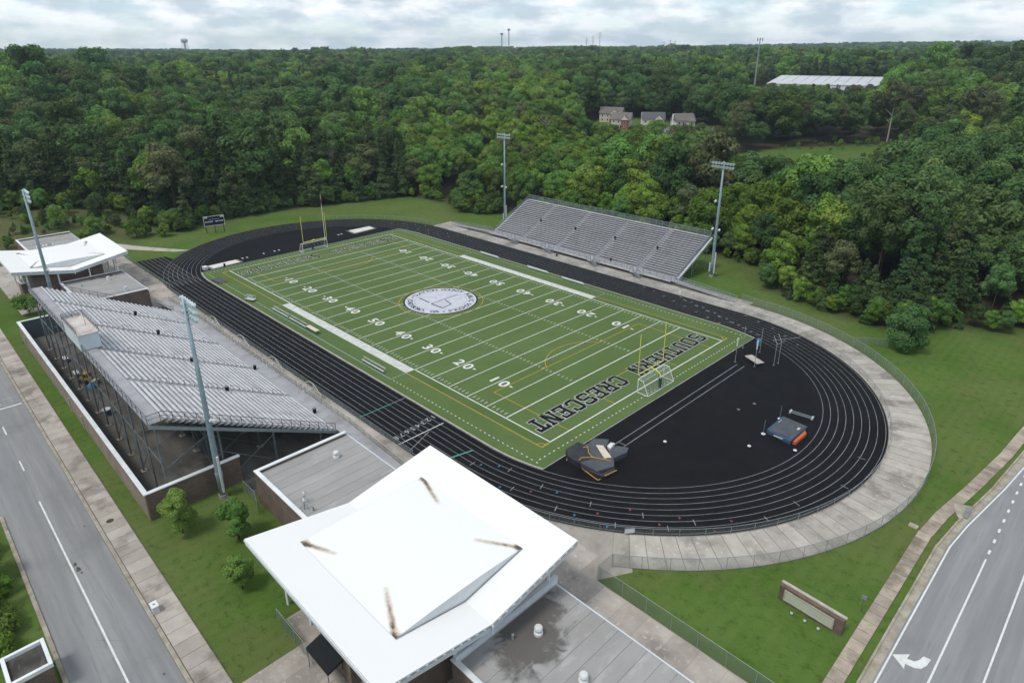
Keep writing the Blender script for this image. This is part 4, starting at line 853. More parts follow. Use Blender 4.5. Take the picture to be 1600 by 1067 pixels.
MB().box(-14.7, -14.3, -6.2, 6.6, 4.15, 5.0).build('parapet_panel', M['fascia'], RB)
RC = flat_building('flat pale roofed brick building beyond the far end of the home stand', -59.6, -41.4, -59.6, -46.9, 4.45)
vent(RC, -4.5, 2.2, 4.12); vent(RC, 5.6, 2.9, 4.12); vent(RC, -3.8, -3.2, 4.12, 2)
RD = flat_building('flat roofed building behind the far canopy with two air units', -108.5, -79.0, -59.5, -46.8, 4.45)
for y in (-3.4, -1.2):
    u = MB().box(-1.0, .6, y-.8, y+.8, 4.14, 5.2).build('air_unit', M['ventw'], RD); MB().box(-.7, .3, y-.5, y+.5, 5.201, 5.26).build('fan_grille', M['rail'], u)
# wet stains on the roofs (dirt with a shape of its own)
def blotch(par, pts, z, m, name='roof_stain'):
    return MB().sheet(pts, z).build(name, m, par)
def stain_mat():
    m = bpy.data.materials.new('wet_stain'); m.use_nodes = True; t = m.node_tree; b = t.nodes['Principled BSDF']; b.inputs['Base Color'].default_value = (0.115,0.105,0.097,1); b.inputs['Roughness'].default_value = .6
    at = N(t, 'ShaderNodeAttribute'); at.attribute_name = 'amt'; g = N(t, 'ShaderNodeNewGeometry'); n = N(t, 'ShaderNodeTexNoise'); n.inputs['Scale'].default_value = .55; n.inputs['Detail'].default_value = 7; n.inputs['Roughness'].default_value = .6; n.inputs['Distortion'].default_value = .6
    t.links.new(g.outputs['Position'], n.inputs['Vector']); a = N(t, 'ShaderNodeMath', operation='ADD'); t.links.new(n.outputs['Fac'], a.inputs[0]); t.links.new(at.outputs['Fac'], a.inputs[1])
    r = N(t, 'ShaderNodeMapRange'); r.interpolation_type = 'SMOOTHSTEP'; r.inputs[1].default_value = .82; r.inputs[2].default_value = 1.12; r.inputs[4].default_value = .82; t.links.new(a.outputs[0], r.inputs[0]); t.links.new(r.outputs[0], b.inputs['Alpha']); return m
M['wet'] = stain_mat()
def stain(par, x0, x1, y0, y1, z, fn, name='wet_stain', n=26):
    X, Y = np.meshgrid(np.linspace(x0, x1, n), np.linspace(y0, y1, n), indexing='ij'); v = np.stack([X, Y, np.full_like(X, z)], -1).reshape(-1, 3)
    i = np.arange(n-1); I, J = np.meshgrid(i, i, indexing='ij'); a = (I*n+J).ravel(); me = bpy.data.meshes.new(name); me.from_pydata(v.tolist(), [], np.stack([a, a+n, a+n+1, a+1], 1).tolist())
    at = me.attributes.new('amt', 'FLOAT', 'POINT'); at.data.foreach_set('value', fn(v[:,0], v[:,1]).astype(np.float32)); me.materials.append(M['wet']); return put(name, me, par)
stain(RB, -14.2, -5.0, -6.0, 6.2, 4.128, lambda x, y: 0.90-np.hypot((x+12.6+.30*(y-1))/5.0, (y-0.6)/6.6)*.72)
stain(RC, -8.7, -5.6, -3.0, 6.1, 4.128, lambda x, y: 0.72-np.abs(x+7.8)/2.4-np.abs(y-2)/14)

# ------------------------------------------------------------------ folded white canopies
A_, B_ = 11.25, 11.15; IA, IB = 7.75, 7.25
ZC, ZE = 9.0, 7.0
def z_wing(y): return ZE+(ZC-ZE)*np.abs(y)/B_
def grid_mesh(X, Y, Z, flip=False):
    n, m = X.shape; v = np.stack([X, Y, Z], -1).reshape(-1, 3); I, J = np.meshgrid(np.arange(n-1), np.arange(m-1), indexing='ij'); a = (I*m+J).ravel()
    f = np.stack([a, a+m, a+m+1, a+1], 1); return v, (f[:, ::-1] if flip else f)
def canopy(label, cx, cy, name='canopy_building'):
    T = thing(name, label, 'canopy', (cx, cy, 0))
    def surf(nm, X, Y, Z, m, stains=False, flip=False):
        v, f = grid_mesh(X, Y, Z, flip); me = bpy.data.meshes.new(nm); me.from_pydata(v.tolist(), [], f.tolist()); me.update(); me.materials.append(m)
        if stains:
            x, y = v[:,0], v[:,1]; s = np.zeros(len(v))
            for sx in (-1, 1):
                for sy in (-1, 1):
                    c = np.array([sx*IA, sy*IB]); d = np.array([-sx*(3.6 if sx*sy > 0 else 4.6), -sy*(2.3 if sx > 0 else 1.5)]); L = np.hypot(*d); d = d/L; px, py = x-c[0], y-c[1]
                    t = px*d[0]+py*d[1]; q = np.abs(px*-d[1]+py*d[0]); wd = .36+.55*np.clip(1-t/1.0, 0, 1)
                    k = np.clip(1-q/wd, 0, 1)*np.where((t > -.15) & (t < L*1.1), np.clip(1.15-t/(L*1.05), 0, 1), 0)**.7; s = np.maximum(s, k)
            at = me.attributes.new('stain', 'FLOAT', 'POINT'); at.data.foreach_set('value', s.astype(np.float32))
        return put(nm, me, T)
    def patch(nm, x0, x1, y0, y1, nx, ny, fn, m, **k):
        X, Y = np.meshgrid(np.linspace(x0, x1, nx), np.linspace(y0, y1, ny), indexing='ij'); return surf(nm, X, Y, fn(X, Y), m, **k)
    # two wings beyond the step faces, two wings along the straight eaves
    for sx in (-1, 1):
        x0, x1 = sorted((sx*(IA-.05), sx*A_))
        for y0, y1 in ((-B_, 0), (0, B_)): patch('roof_wing', x0, x1, y0, y1, 8, 24, lambda X, Y: z_wing(Y), M['roofw'])
    for sy in (-1, 1):
        y0, y1 = sorted((sy*IB, sy*B_)); patch('roof_wing', -IA+.05, IA-.05, y0, y1, 40, 10, lambda X, Y: z_wing(Y), M['roofw'])
    zi = float(z_wing(IB))
    def zin(X, Y): return zi+.22*(1-(Y/IB)**2)+.02
    patch('roof_panel', -IA, IA, -IB, IB, 151, 121, zin, M['roofw'], stains=True)
    for sx in (-1, 1):                                       # lens shaped corrugated step faces
        t = np.linspace(-1, 1, 141); lo = z_wing(t*IB); off = .035*np.where(np.arange(141) % 2, 1, -1); X = np.stack([sx*(IA+.01+off*.4), sx*(IA+.01+off*.4)]); Y = np.stack([t*IB, t*IB]); Z = np.stack([lo-.02, zin(0*t, t*IB)-.003])
        surf('step_face', X, Y, Z, M['steps'], flip=sx < 0)
        MB().bar((sx*(IA+.08), -IB, zi+.03), (sx*(IA+.08), 0, ZE+.03), .04).bar((sx*(IA+.08), 0, ZE+.03), (sx*(IA+.08), IB, zi+.03), .04).build('step_flashing', M['galv'], T)
    zc, ze = ZC, ZE
    for q, (p0, p1) in enumerate((((A_,-B_),(A_,B_)), ((A_,B_),(-A_,B_)), ((-A_,B_),(-A_,-B_)), ((-A_,-B_),(A_,-B_)))):
        mid = ((p0[0]+p1[0])/2, (p0[1]+p1[1])/2); ze = ZE if q % 2 == 0 else ZC; m = MB(); n = Vector((mid[0], mid[1], 0)).normalized(); dd = .72
        for (a, za), (b, zb) in (((p0, zc), (mid, ze)), ((mid, ze), (p1, zc))):
            m.quad((a[0],a[1],za-dd), (b[0],b[1],zb-dd), (b[0],b[1],zb-.002), (a[0],a[1],za-.002))
        m.build('fascia', M['fascia'], T)
        g1 = MB()
        for (a, za), (b, zb) in (((p0, zc), (mid, ze)), ((mid, ze), (p1, zc))):
            A3 = Vector((a[0],a[1],za-.16))+n*.05; B3 = Vector((b[0],b[1],zb-.16))+n*.05; g1.bar(A3, B3, .075)
        g1.build('gutter', M['ventw'], T)
        if q in (0,):
            for k in range(26):
                f = (k+.5)/26; f2 = f*2 if f < .5 else (f-.5)*2; a, za, b, zb = (p0, zc, mid, ze) if f < .5 else (mid, ze, p1, zc)
                P0 = Vector((a[0]+(b[0]-a[0])*(f2-.028), a[1]+(b[1]-a[1])*(f2-.028), za+(zb-za)*(f2-.028)-.055))+n*.11; P1 = Vector((a[0]+(b[0]-a[0])*(f2+.028), a[1]+(b[1]-a[1])*(f2+.028), za+(zb-za)*(f2+.028)-.055))+n*.11
                MB().bar(P0, P1, .035).build('gutter_slot', M['rail'], T)
            MB().box(A_+.12, A_+.22, -.08, .08, ze-.95, ze-.1).build('downspout', M['fascia'], T)
    for y0, y1 in ((-B_, 0), (0, B_)): patch('soffit', -A_+.02, A_-.02, y0+.02, y1-.02, 4, 12, lambda X, Y: z_wing(Y)-.70, M['soffit'])
    MB().box(-8.3, 8.3, -7.5, 6.0, 0, 6.2).build('core_wall', M['brick'], T)
    for sx in (-1, 1):
        for y in (-8.6, -3.0, 3.0, 8.6): put('column', post_mesh('column', 6.3+abs(y)*.175, .16, M['coping']), T, (sx*9.9, y, 0))
    for y in (-8.2, 9.0):
        for x in (-6, 0, 6): put('column', post_mesh('column', 8.0, .16, M['coping']), T, (x, y, 0))
    return T
CN = canopy('large white folded roof canopy with rust stained corners in the foreground', 65.75, -56.25)
CF = canopy('white folded roof canopy at the far left end of the stand', -69.6, -56.4)
# ticket booth and awning at the near canopy
AW = thing('entrance_awning', 'black sloping awning over the entrance at the near canopy edge', 'awning', (65.9, -65.9, 0))
m = MB(); m.v += [(-1.9,.45,2.95),(1.9,.45,2.95),(1.9,-1.1,2.45),(-1.9,-1.1,2.45),(-1.9,.45,2.7),(1.9,.45,2.7),(1.9,-1.1,2.2),(-1.9,-1.1,2.2)]; m.f += [(3,2,1,0),(4,5,6,7),(2,3,7,6),(1,2,6,5),(0,1,5,4),(3,0,4,7)]; m.build('awning_cloth', M['black'], AW)
MB().bar((-1.8,-1.05,0), (-1.8,-1.05,2.3), .04).build('awning_post', M['rail'], AW); MB().bar((1.8,-1.05,0), (1.8,-1.05,2.3), .04).build('awning_post', M['rail'], AW)
BT = thing('ticket_booth', 'small brick ticket booth under the edge of the near canopy', 'booth', (66, -64.2, 0)); MB().box(-2.4, 2.6, -1.1, 1.2, 0, 3.2).build('wall', M['brick'], BT); MB().box(-1.2, 1.2, -1.16, -1.101, 1.1, 2.2).build('window', M['glass'], BT); MB().box(-2.6, 2.8, -1.3, 1.4, 3.201, 3.35).build('roof', M['coping'], BT)
BF = thing('ticket_booth', 'small brick booth with white parapet beside the far canopy', 'booth', (-70.3, -63.8, 0)); MB().box(-2.0, 2.0, -1.6, 1.6, 0, 3.4).build('wall', M['brick'], BF)
for q in ((-2.1,2.1,-1.7,-1.4),(-2.1,2.1,1.4,1.7),(-2.1,-1.8,-1.39,1.39),(1.8,2.1,-1.39,1.39)): MB().box(*q, 3.401, 3.55).build('coping', M['coping'], BF)
MB().box(-1.8, 1.8, -1.4, 1.4, 3.401, 3.42).build('roof', M['membrane'], BF)
TB = thing('utility_enclosure', 'roofless looking utility building with white parapet at the bottom left corner', 'building', (48.6, -85.1, 0))
MB().box(-1.8, 1.75, -1.55, 1.5, 0, 2.6).build('wall', M['brick'], TB); MB().box(-1.6, 1.55, -1.35, 1.3, 2.601, 2.63).build('roof', M['dirtpad'], TB)
for q in ((-1.9,1.85,-1.65,-1.35),(-1.9,1.85,1.3,1.6),(-1.9,-1.6,-1.34,1.29),(1.55,1.85,-1.34,1.29)): MB().box(*q, 2.61, 3.0).build('parapet', M['coping'], TB)

# ------------------------------------------------------------------ light poles
def flood(T, x, y, z, d):
    o = MB().bar((x,y,z), (x+d[0]*.30, y+d[1]*.30, z-.12), .20, 10, .34).build('floodlight', M['lampw'], T); return o
def light_pole(label, x, y, h, face, rows, cols):
    T = thing('stadium_light_pole', label, 'light pole', (x, y, 0), 0, 'stadium light poles')
    MB().lathe((0,0,0), [(.55,0),(.55,.5)], 12).build('base', M['conc'], T)
    MB().lathe((0,0,.5), [(.42,0),(.40,3),(.30,h*.5),(.19,h-.5)], 12).build('mast', M['pole'], T, True)
    MB().lathe((0,0,3.2), [(.46,0),(.46,.5)], 12).build('mast_collar', M['pole'], T)
    MB().box(-.75, -.45, face*.0-.15, .15, 1.2, 3.4).build('control_box', M['ventw'], T); MB().box(.45, .68, -.12, .12, 1.0, 6.2).build('control_box', M['ventw'], T)
    for r in range(rows):
        z = h-.35-r*.85; MB().bar((-cols*.36,0,z), (cols*.36,0,z), .06).build('cross_arm', M['pole'], T)
        for c in range(cols):
            flood(T, (c-(cols-1)/2)*.72, face*.18, z, (0, face))
    for f in (.42, .66):
        MB().bar((-.1,0,h*f), (-.9,0,h*f+.1), .04).build('bracket', M['pole'], T); MB().bar((-.9,0,h*f+.35), (-.95,face*.5,h*f), .22, 8, .28).build('speaker_horn', M['ventw'], T)
    MB().bar((.1,0,h*.42), (.8,0,h*.42+.1), .04).bar((.8,0,h*.42+.3), (.85,face*.45,h*.42), .22, 8, .28).build('speaker_horn', M['ventw'], T)
    return T
light_pole('tall grey stadium light pole nearest the camera, rising in front of the home stand', 34.1, -62.5, 26.6, 1, 3, 6)
light_pole('tall stadium light pole at the far left beside the far canopy', -45.5, -63.3, 27.6, 1, 3, 6)
light_pole('tall stadium light pole at the right end of the visitor bleachers', 34.0, 57.0, 27.8, -1, 2, 8)
light_pole('tall stadium light pole at the left end of the visitor bleachers', -38.5, 57.0, 28.2, -1, 2, 8)

# ------------------------------------------------------------------ things on the field
def goal_post(label, x, y, face):
    T = thing('goal_post', label, 'goal post', (x, y, 0.02), 0 if face > 0 else math.pi, 'football goal posts')
    # local: the crossbar stands on -x of the base
    MB().lathe((0,0,0), [(.26,0),(.26,1.9)], 12).build('base_pad', M['navy'], T)
    pts = [(0,0,1.9),(0,0,2.3)]+[(-1.9*(1-math.cos(rad(a))), 0, 2.3+.85*math.sin(rad(a))) for a in range(15, 91, 15)]
    MB().tube(pts, .10, 8).build('gooseneck', M['yellow'], T, True)
    MB().bar((-1.95,-3.56,3.15), (-1.95,3.56,3.15), .085, 8).build('crossbar', M['yellow'], T)
    for s in (-1, 1): MB().bar((-1.95,s*3.56,3.1), (-1.95,s*3.56,10.2), .065, 8).build('upright', M['yellow'], T)
goal_post('yellow football goal post standing in the near end zone', 57.0, 0.0, 1)
goal_post('yellow football goal post standing at the far end of the field', -57.0, 0.0, -1)
def soccer_goal(label, x, y, face):
    T = thing('soccer_goal', label, 'soccer goal', (x, y, 0.035), 0 if face > 0 else math.pi, 'soccer goals')
    w, h = 3.75, 2.44
    MB().tube([(0,-w,0),(0,-w,h),(0,w,h),(0,w,0)], .065, 8).build('goal_frame', M['gwhite'], T)
    for s in (-1, 1): MB().tube([(0,s*w,h),(.95,s*w,h-.05),(2.05,s*w,.06),(0,s*w,.06)], .05, 6).build('side_frame', M['gwhite'], T)
    MB().bar((2.05,-w,.06), (2.05,w,.06), .05, 6).build('ground_bar', M['gwhite'], T); MB().bar((.95,-w,h-.05), (.95,w,h-.05), .02, 4).build('rear_bar', M['gwhite'], T)
    n = MB().quad((0,-w,h),(.95,-w,h-.05),(.95,w,h-.05),(0,w,h)).quad((.95,-w,h-.05),(2.05,-w,.06),(2.05,w,.06),(.95,w,h-.05))
    for s in (-1, 1): n.quad((0,s*w,.06),(0,s*w,h),(.95,s*w,h-.05),(2.05,s*w,.06))
    n.build('net', M['net'], T)
soccer_goal('white soccer goal with net below the near goal post', 55.25, 0.0, 1)
soccer_goal('white soccer goal with net below the far goal post', -55.9, 0.2, -1)
FP = thing('flag_pole', 'white flag pole standing behind the far goal', 'pole', (-66.0, 8.9, 0)); MB().lathe((0,0,0), [(.09,0),(.05,12.6)], 8).build('pole', M['gwhite'], FP); MB().lathe((0,0,12.6), [(.05,0),(.13,.12),(.05,.24)], 8).build('finial', M['gold'], FP); MB().bar((0.06,0,10.2), (0.06,0,11.6), .09, 5).build('furled_flag', M['house_brick'], FP)
def bench(label, x, y, L, rot, m='alu', back=True):
    T = thing('team_bench', label, 'bench', (x, y, .035), rot, 'team benches')
    MB().box(-L/2, L/2, -.02, .26, .42, .47).build('seat', M[m], T)
    if back: MB().box(-L/2, L/2, -.32, -.26, .70, .95).build('backrest', M[m], T)
    k = max(2, round(L/1.8))
    for i in range(k):
        x_ = -L/2+.3+(L-.6)*i/(k-1); MB().tube([(x_,.28,0),(x_,.1,.42),(x_,-.3,.72)], .03, 4).bar((x_,-.35,0), (x_,.1,.42), .03).build('leg', M['galv'], T)
bench('long aluminium bench on the left sideline, farthest from the camera', -18.0, -28.9, 7.0, math.pi); bench('long aluminium bench on the left sideline next to a tan board', -10.6, -28.85, 7.0, math.pi); bench('short aluminium bench on the left sideline near the coach box end', 17.0, -29.0, 6.8, math.pi)
bench('white bench on the right sideline, farthest left of three', -16.5, 30.0, 7.0, 0, 'coping'); bench('white bench on the right sideline, middle of three', 1.3, 30.0, 7.0, 0, 'coping'); bench('white bench on the right sideline, nearest of three', 13.0, 29.7, 6.8, 0, 'coping')
TBL = thing('training_table', 'tan topped training table on the left sideline', 'table', (-4.7, -28.75, .035)); MB().box(-1.9, 1.9, -.45, .45, .72, .80).build('table_top', M['cream'], TBL)
for sx in (-1, 1):
    for sy in (-1, 1): MB().bar((sx*1.6,sy*.35,0), (sx*1.6,sy*.35,.72), .04).build('leg', M['rail'], TBL)
bin_(-6.9, -28.5, .035, 'black bin beside the tan topped training table')
CT = thing('hurdle_cart', 'small metal equipment cart parked by the left track edge', 'cart', (-30.4, -29.9, .035), .35)
MB().box(-1.2, 1.2, -.5, .5, .35, .45).build('bed', M['alu'], CT)
for k in range(6): MB().tube([(-1.1+.42*k,-.5,.45),(-1.1+.42*k,-.5,1.3),(-1.1+.42*k,.5,1.3),(-1.1+.42*k,.5,.45)], .035, 4).build('hoop', M['ventw'], CT)
for sx in (-1, 1):
    for sy in (-1, 1): MB().bar((sx*.9,sy*.42,.18), (sx*.9,sy*.52,.18), .18, 10).build('wheel', M['tyre'], CT)
FM = thing('landing_mat', 'small dark landing mat with orange edge by the far track bend', 'mat', (-48.6, -29.5, .035), .1); MB().box(-1.9, 1.9, -1.0, 1.0, 0, .35).build('pad', M['mat_grey'], FM); MB().box(1.3, 1.95, -1.05, 1.05, .02, .30).build('edge_pad', M['orange'], FM) if False else MB().bar((1.9,-1,.2), (1.9,1,.2), .1).build('edge_strip', M['gold'], FM)
# pole vault landing pit
PV = thing('pole_vault_mat', 'grey pole vault landing mats half covered by a black sheet with orange straps', 'mat', (62.0, -22.4, .03))
def pad(T, nm, m, poly, z0, z1, par=None, soft=True):
    if z1-z0 < .3: return MB().prism(poly, z0, z1).build(nm, M[m], par or T)
    me = MB().prism(poly, z0, z1).mesh(nm, M[m]); bm = bmesh.new(); bm.from_mesh(me)
    bmesh.ops.bevel(bm, geom=[e for e in bm.edges if max(v.co.z for v in e.verts) > z0+.01], offset=.10, segments=2, affect='EDGES', profile=.5)
    bmesh.ops.triangulate(bm, faces=bm.faces[:]); bmesh.ops.subdivide_edges(bm, edges=[e for e in bm.edges if e.calc_length() > .5], cuts=3, use_grid_fill=True)
    wob = .10 if 'cover' in nm else .045
    from mathutils import noise as mno
    for v in bm.verts:
        if v.co.z > z0+.05:
            q = Vector((v.co.x*1.3, v.co.y*1.3, len(nm)*3.1)); v.co.z += wob*mno.noise(q)+wob*.7*mno.noise(q*2.7); v.co.x += wob*.6*mno.noise(q+Vector((7,3,1))); v.co.y += wob*.6*mno.noise(q+Vector((1,9,4)))
    bm.to_mesh(me); bm.free(); return put(nm, me, par or T)
pad(PV, 'front_pad', 'mat_grey', [(-2.7,2.3),(-.9,3.6),(.05,1.4),(-.3,.5),(-2.4,.6)], 0, .75); pad(PV, 'front_pad', 'mat_grey', [(.75,3.0),(2.2,3.9),(2.75,2.8),(2.3,.3),(.8,.6)], 0, .75)
pad(PV, 'main_pad', 'mat_grey', [(-2.4,.58),(2.4,.28),(3.5,-1.1),(2.6,-3.6),(-.8,-3.7),(-3.3,-2.5)], 0, .80)
pad(PV, 'cover_sheet', 'mat_dark', [(-3.5,-.2),(-1.5,-.1),(.3,-2.2),(-.2,-3.9),(-2.2,-3.9),(-3.5,-2.8)], 0, .90)
pad(PV, 'cover_sheet', 'mat_dark', [(.2,-2.6),(.7,-4.1),(3.6,-3.7),(3.9,-1.3),(3.5,-.9),(3.0,-3.2)], 0, .5)
pad(PV, 'foam_panel', 'cream', [(-1.2,.9),(-.4,1.5),(2.1,.1),(1.6,-.8)], .802, .93); pad(PV, 'plant_box_cover', 'ventw', [(-.5,3.3),(.1,3.6),(.55,2.0),(-.3,2.2)], .1, .62)
for pts in ([(-1.7,-.3,.97),(-.6,-1.4,.95),(.3,-1.7,.9),(2.6,-.6,.88)], [(.3,-1.7,.9),(-.6,-2.9,.95),(-.5,-3.6,.95)], [(-3.5,-2.6,.2),(-3.0,-2.9,.25),(-2.4,-3.9,.1)], [(.5,-4.0,.3),(2.0,-4.2,.2),(3.3,-4.3,.1),(3.5,-4.0,.2)], [(3.7,-3.4,.5),(3.9,-2.0,.45),(4.0,-1.2,.4)], [(-1.7,-.3,.97),(-2.0,-.9,.95)]): MB().tube(pts, .06, 4).build('strap', M['gold'], PV)
# high jump pit
HJ = thing('high_jump_mat', 'blue and grey high jump landing mat with an orange pad', 'mat', (77.4, 1.9, .03), .0)
pad(HJ, 'main_pad', 'mat_blue', [(-1.9,-2.3),(1.9,-2.9),(2.0,2.6),(-1.9,2.9)], 0, .62); pad(HJ, 'top_cover', 'mat_grey', [(-1.35,-2.1),(1.8,-2.5),(1.85,2.45),(-1.35,2.7)], .622, .68)
pad(HJ, 'orange_pad', 'orange', [(2.05,-2.6),(2.5,-2.4),(2.6,.9),(2.05,1.6)], 0, .52)
for q in ([(-1.5,.5),(-1.42,.5),(-1.42,1.6),(-1.5,1.6)],[(1.2,.6),(1.5,.6),(1.5,1.3),(1.2,1.3)]): pad(HJ, 'label_patch', 'letter', q, .685, .69)
MB().box(-.6, .7, -2.77, -2.70, .25, .42).build('label_patch', M['letter'], HJ)
for (x, y, w) in ((75.35,-1.0,'nearer'),(75.2,4.7,'farther')):
    U = thing('high_jump_standard', 'thin high jump standard beside the blue mat, %s one' % w, 'stand', (x, y, .03)); MB().bar((0,0,.06), (0,0,2.3), .03).build('upright', M['galv'], U); MB().lathe((0,0,0), [(.32,0),(.32,.05),(.12,.10)], 8).build('base', M['ventw'], U)
HS = thing('hurdle_rack', 'folded grey metal hurdle rack lying by the first lane', 'rack', (77.1, 7.9, .03), .12)
for y in (-.35, 0, .35): MB().bar((-1.6,y,.18), (1.6,y,.18), .05).build('bar', M['galv'], HS)
for x in (-1.6, 1.6): MB().box(x-.12, x+.12, -.45, .45, .0, .3).build('end_plate', M['alu'], HS)
# sandbags / small white covers on the black infield
for i, (x, y, w) in enumerate(((75.4,-5.4,'left of the blue high jump mat'),(66.4,-12.8,'right of the pole vault mats'),(80.4,-1.9,'below the orange pad'),(70.4,6.2,'in the middle of the black infield'),(69.5,2.8,'left of the middle of the black infield'))):
    o = MB().lathe((0,0,0), [(.24,0),(.27,.08),(.16,.16)], 7).build('ground_marker', M['ventw'] if i < 3 else M['rail'], None, loc=(x, y, .02)); tag(o, 'small ground marker '+w, 'marker')
# poles at the far corner of the black infield
def net_pole(label, x, y, h, white, lean=(0,0), arm=False):
    T = thing('net_pole', label, 'pole', (x, y, .02)); MB().bar((0,0,0), (lean[0],lean[1],h), .055, 6).build('post', M['galv'], T); MB().lathe((0,0,0), [(.2,0),(.2,.06)], 8).build('foot', M['rail'], T)
    if white: MB().bar((lean[0]*.68,lean[1]*.68,h*.68), (lean[0]*1.0,lean[1]*1.0,h+.05), .12, 6).build('padding', M['ventw'], T)
    if arm: MB().tube([(lean[0],lean[1],h),(lean[0]-1.0,lean[1]+.7,h+.9)], .05, 5).bar((lean[0],lean[1],h-.2), (lean[0]+.5,lean[1]+.4,h+.2), .04).build('arm', M['galv'], T)
net_pole('leaning pole with white padded top near the turf corner', 61.0, 17.8, 4.6, True); net_pole('pole with white padded top in front of the board', 64.3, 18.5, 4.9, True); net_pole('thin grey pole at the turf edge behind the padded poles', 59.2, 24.2, 4.4, False); net_pole('thin rusty pole beside the blue barrel', 62.3, 24.6, 4.8, False)
net_pole('forked grey pole right of the board', 66.5, 21.3, 4.2, False, arm=True); net_pole('second forked grey pole behind the first one', 66.7, 22.6, 4.3, False, arm=True)
BD = thing('weathered_board', 'pale weathered board lying on a low frame near the padded poles', 'board', (63.4, 20.2, .02), -.45); MB().box(-1.7, 1.7, -.75, .75, .45, .55).build('board', M['plywood'], BD)
for sx in (-1, 1):
    for sy in (-1, 1): MB().bar((sx*1.3,sy*.55,0), (sx*1.3,sy*.55,.45), .06).build('leg', M['rail'], BD)
BB = thing('barrel', 'blue plastic barrel at the turf corner', 'barrel', (60.7, 27.3, .02)); MB().lathe((0,0,0), [(.38,0),(.44,.4),(.44,.8),(.38,1.2)], 12).build('drum', M['blue_bin'], BB); MB().lathe((0,0,1.201), [(.40,0),(.40,.06),(.2,.09)], 12).build('lid', M['blue_bin'], BB); MB().box(-.1, .1, -.47, -.445, .4, .7).build('label_patch', M['ventw'], BB)
# sand pits
for nm, q, w in (('a', [(-67.3,17.9),(-63.6,17.7),(-64.1,24.9),(-67.3,25.1)], 'right of the far goal'), ('b', [(-62.5,-26.8),(-59.5,-26.5),(-60.0,-19.4),(-62.7,-19.5)], 'at the far left corner of the turf')):
    T = thing('sand_pit', 'white covered long jump sand pit '+w, 'sand pit', (q[0][0], q[0][1], 0)); o0 = q[0]; loc = [(x-o0[0], y-o0[1]) for x, y in q]
    MB().prism(loc, 0.02, .14).build('cover', M['sand'], T); cxm = sum(p[0] for p in loc)/4; cym = sum(p[1] for p in loc)/4
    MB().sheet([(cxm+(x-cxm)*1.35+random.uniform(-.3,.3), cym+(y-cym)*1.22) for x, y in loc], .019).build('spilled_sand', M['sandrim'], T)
    MB().prism([(cxm+(x-cxm)*1.08, cym+(y-cym)*1.04) for x, y in loc], .015, .06).build('kerb', M['curb'], T)
bin_(-59.3, -23.8, .02, 'small dark bin next to the far left sand pit')
EB = thing('equipment_box', 'small white equipment box at the far left turf corner', 'box', (-60.4, -28.3, .02)); MB().box(-.7,.7,-.5,.5,0,.7).build('body', M['ventw'], EB); MB().box(-.75,.75,-.55,.55,.701,.78).build('lid', M['ventw'], EB)
# scoreboard
SB = thing('scoreboard', 'navy scoreboard on wooden posts beyond the far track end', 'scoreboard', (-94.6, -11.9, 0), rad(77))
MB().box(-2.9, 2.9, -.15, .15, 2.4, 5.3).build('cabinet', M['scorenavy'], SB)
for q in ((-2.95,2.95,2.32,2.45),(-2.95,2.95,5.2,5.35),(-2.95,-2.8,2.46,5.19),(2.8,2.95,2.46,5.19)): MB().box(q[0], q[1], -.22, -.151, q[2], q[3]).build('frame', M['ventw'], SB)
for q in ((-2.75,-1.8,4.75,5.15),(1.8,2.75,4.75,5.15)): MB().box(q[0], q[1], -.2, -.151, q[2], q[3]).build('caption_panel', M['ventw'], SB)
MB().box(-1.5, 1.5, -.2, -.151, 4.3, 4.36).build('caption_panel', M['ventw'], SB)
for x in (-2.3, -1.7, -1.1, -.6, .6, 1.1, 1.7, 2.3): MB().box(x-.2, x+.2, -.2, -.151, 3.45, 3.8).build('digit_panel', M['ventw'], SB)
for x in (-2.5, 0, 2.5): MB().bar((x,.25,0), (x,.25,4.6), .13, 6).build('post', M['wood'], SB)
# monument sign
MS = thing('monument_sign', 'low brick monument sign with a blank cream panel on the grass at right', 'sign', (93.6, -28.9, 0), rad(-3))
MB().box(-3.15, 3.15, -.32, .32, -.05, 1.85).build('brick_body', M['brick'], MS); MB().box(-3.22, 3.22, .06, .40, 1.851, 1.95).build('cap', M['stone'], MS)
MB().box(-2.5, 2.25, -.40, -.321, .42, 1.45).build('panel', M['signcream'], MS)
for q in ((-2.6,2.35,.32,.41),(-2.6,2.35,1.46,1.55),(-2.6,-2.51,.415,1.455),(2.26,2.35,.415,1.455)): MB().box(q[0], q[1], -.44, -.322, q[2], q[3]).build('panel_frame', M['stone'], MS)
for x, w in ((92.3,'left'),(93.6,'middle'),(94.9,'right')):
    T = thing('ground_spotlight', 'small white spotlight in the grass before the monument sign, %s one' % w, 'spotlight', (x, -30.15, 0)); MB().lathe((0,0,0), [(.06,0),(.06,.12)], 8).build('stake', M['rail'], T); MB().bar((0,0,.1), (0,.1,.26), .11, 8, .16).build('head', M['ventw'], T)
SP = thing('sign_post', 'small sign on a thin dark post between the monument sign and the walk', 'sign', (97.0, -24.8, 0)); MB().bar((0,0,0), (0,0,2.0), .04).build('post', M['rail'], SP); MB().box(-.22, .22, -.03, .03, 1.55, 2.0).build('plate', M['galv'], SP)
UB = thing('utility_box', 'small pale utility lid in the grass beside the tan walk', 'utility box', (96.8, -7.4, 0)); MB().box(-.45, .45, -.35, .35, 0, .14).build('collar', M['stone'], UB); MB().box(-.32, .32, -.24, .24, .141, .18).build('lid', M['kerb'], UB)
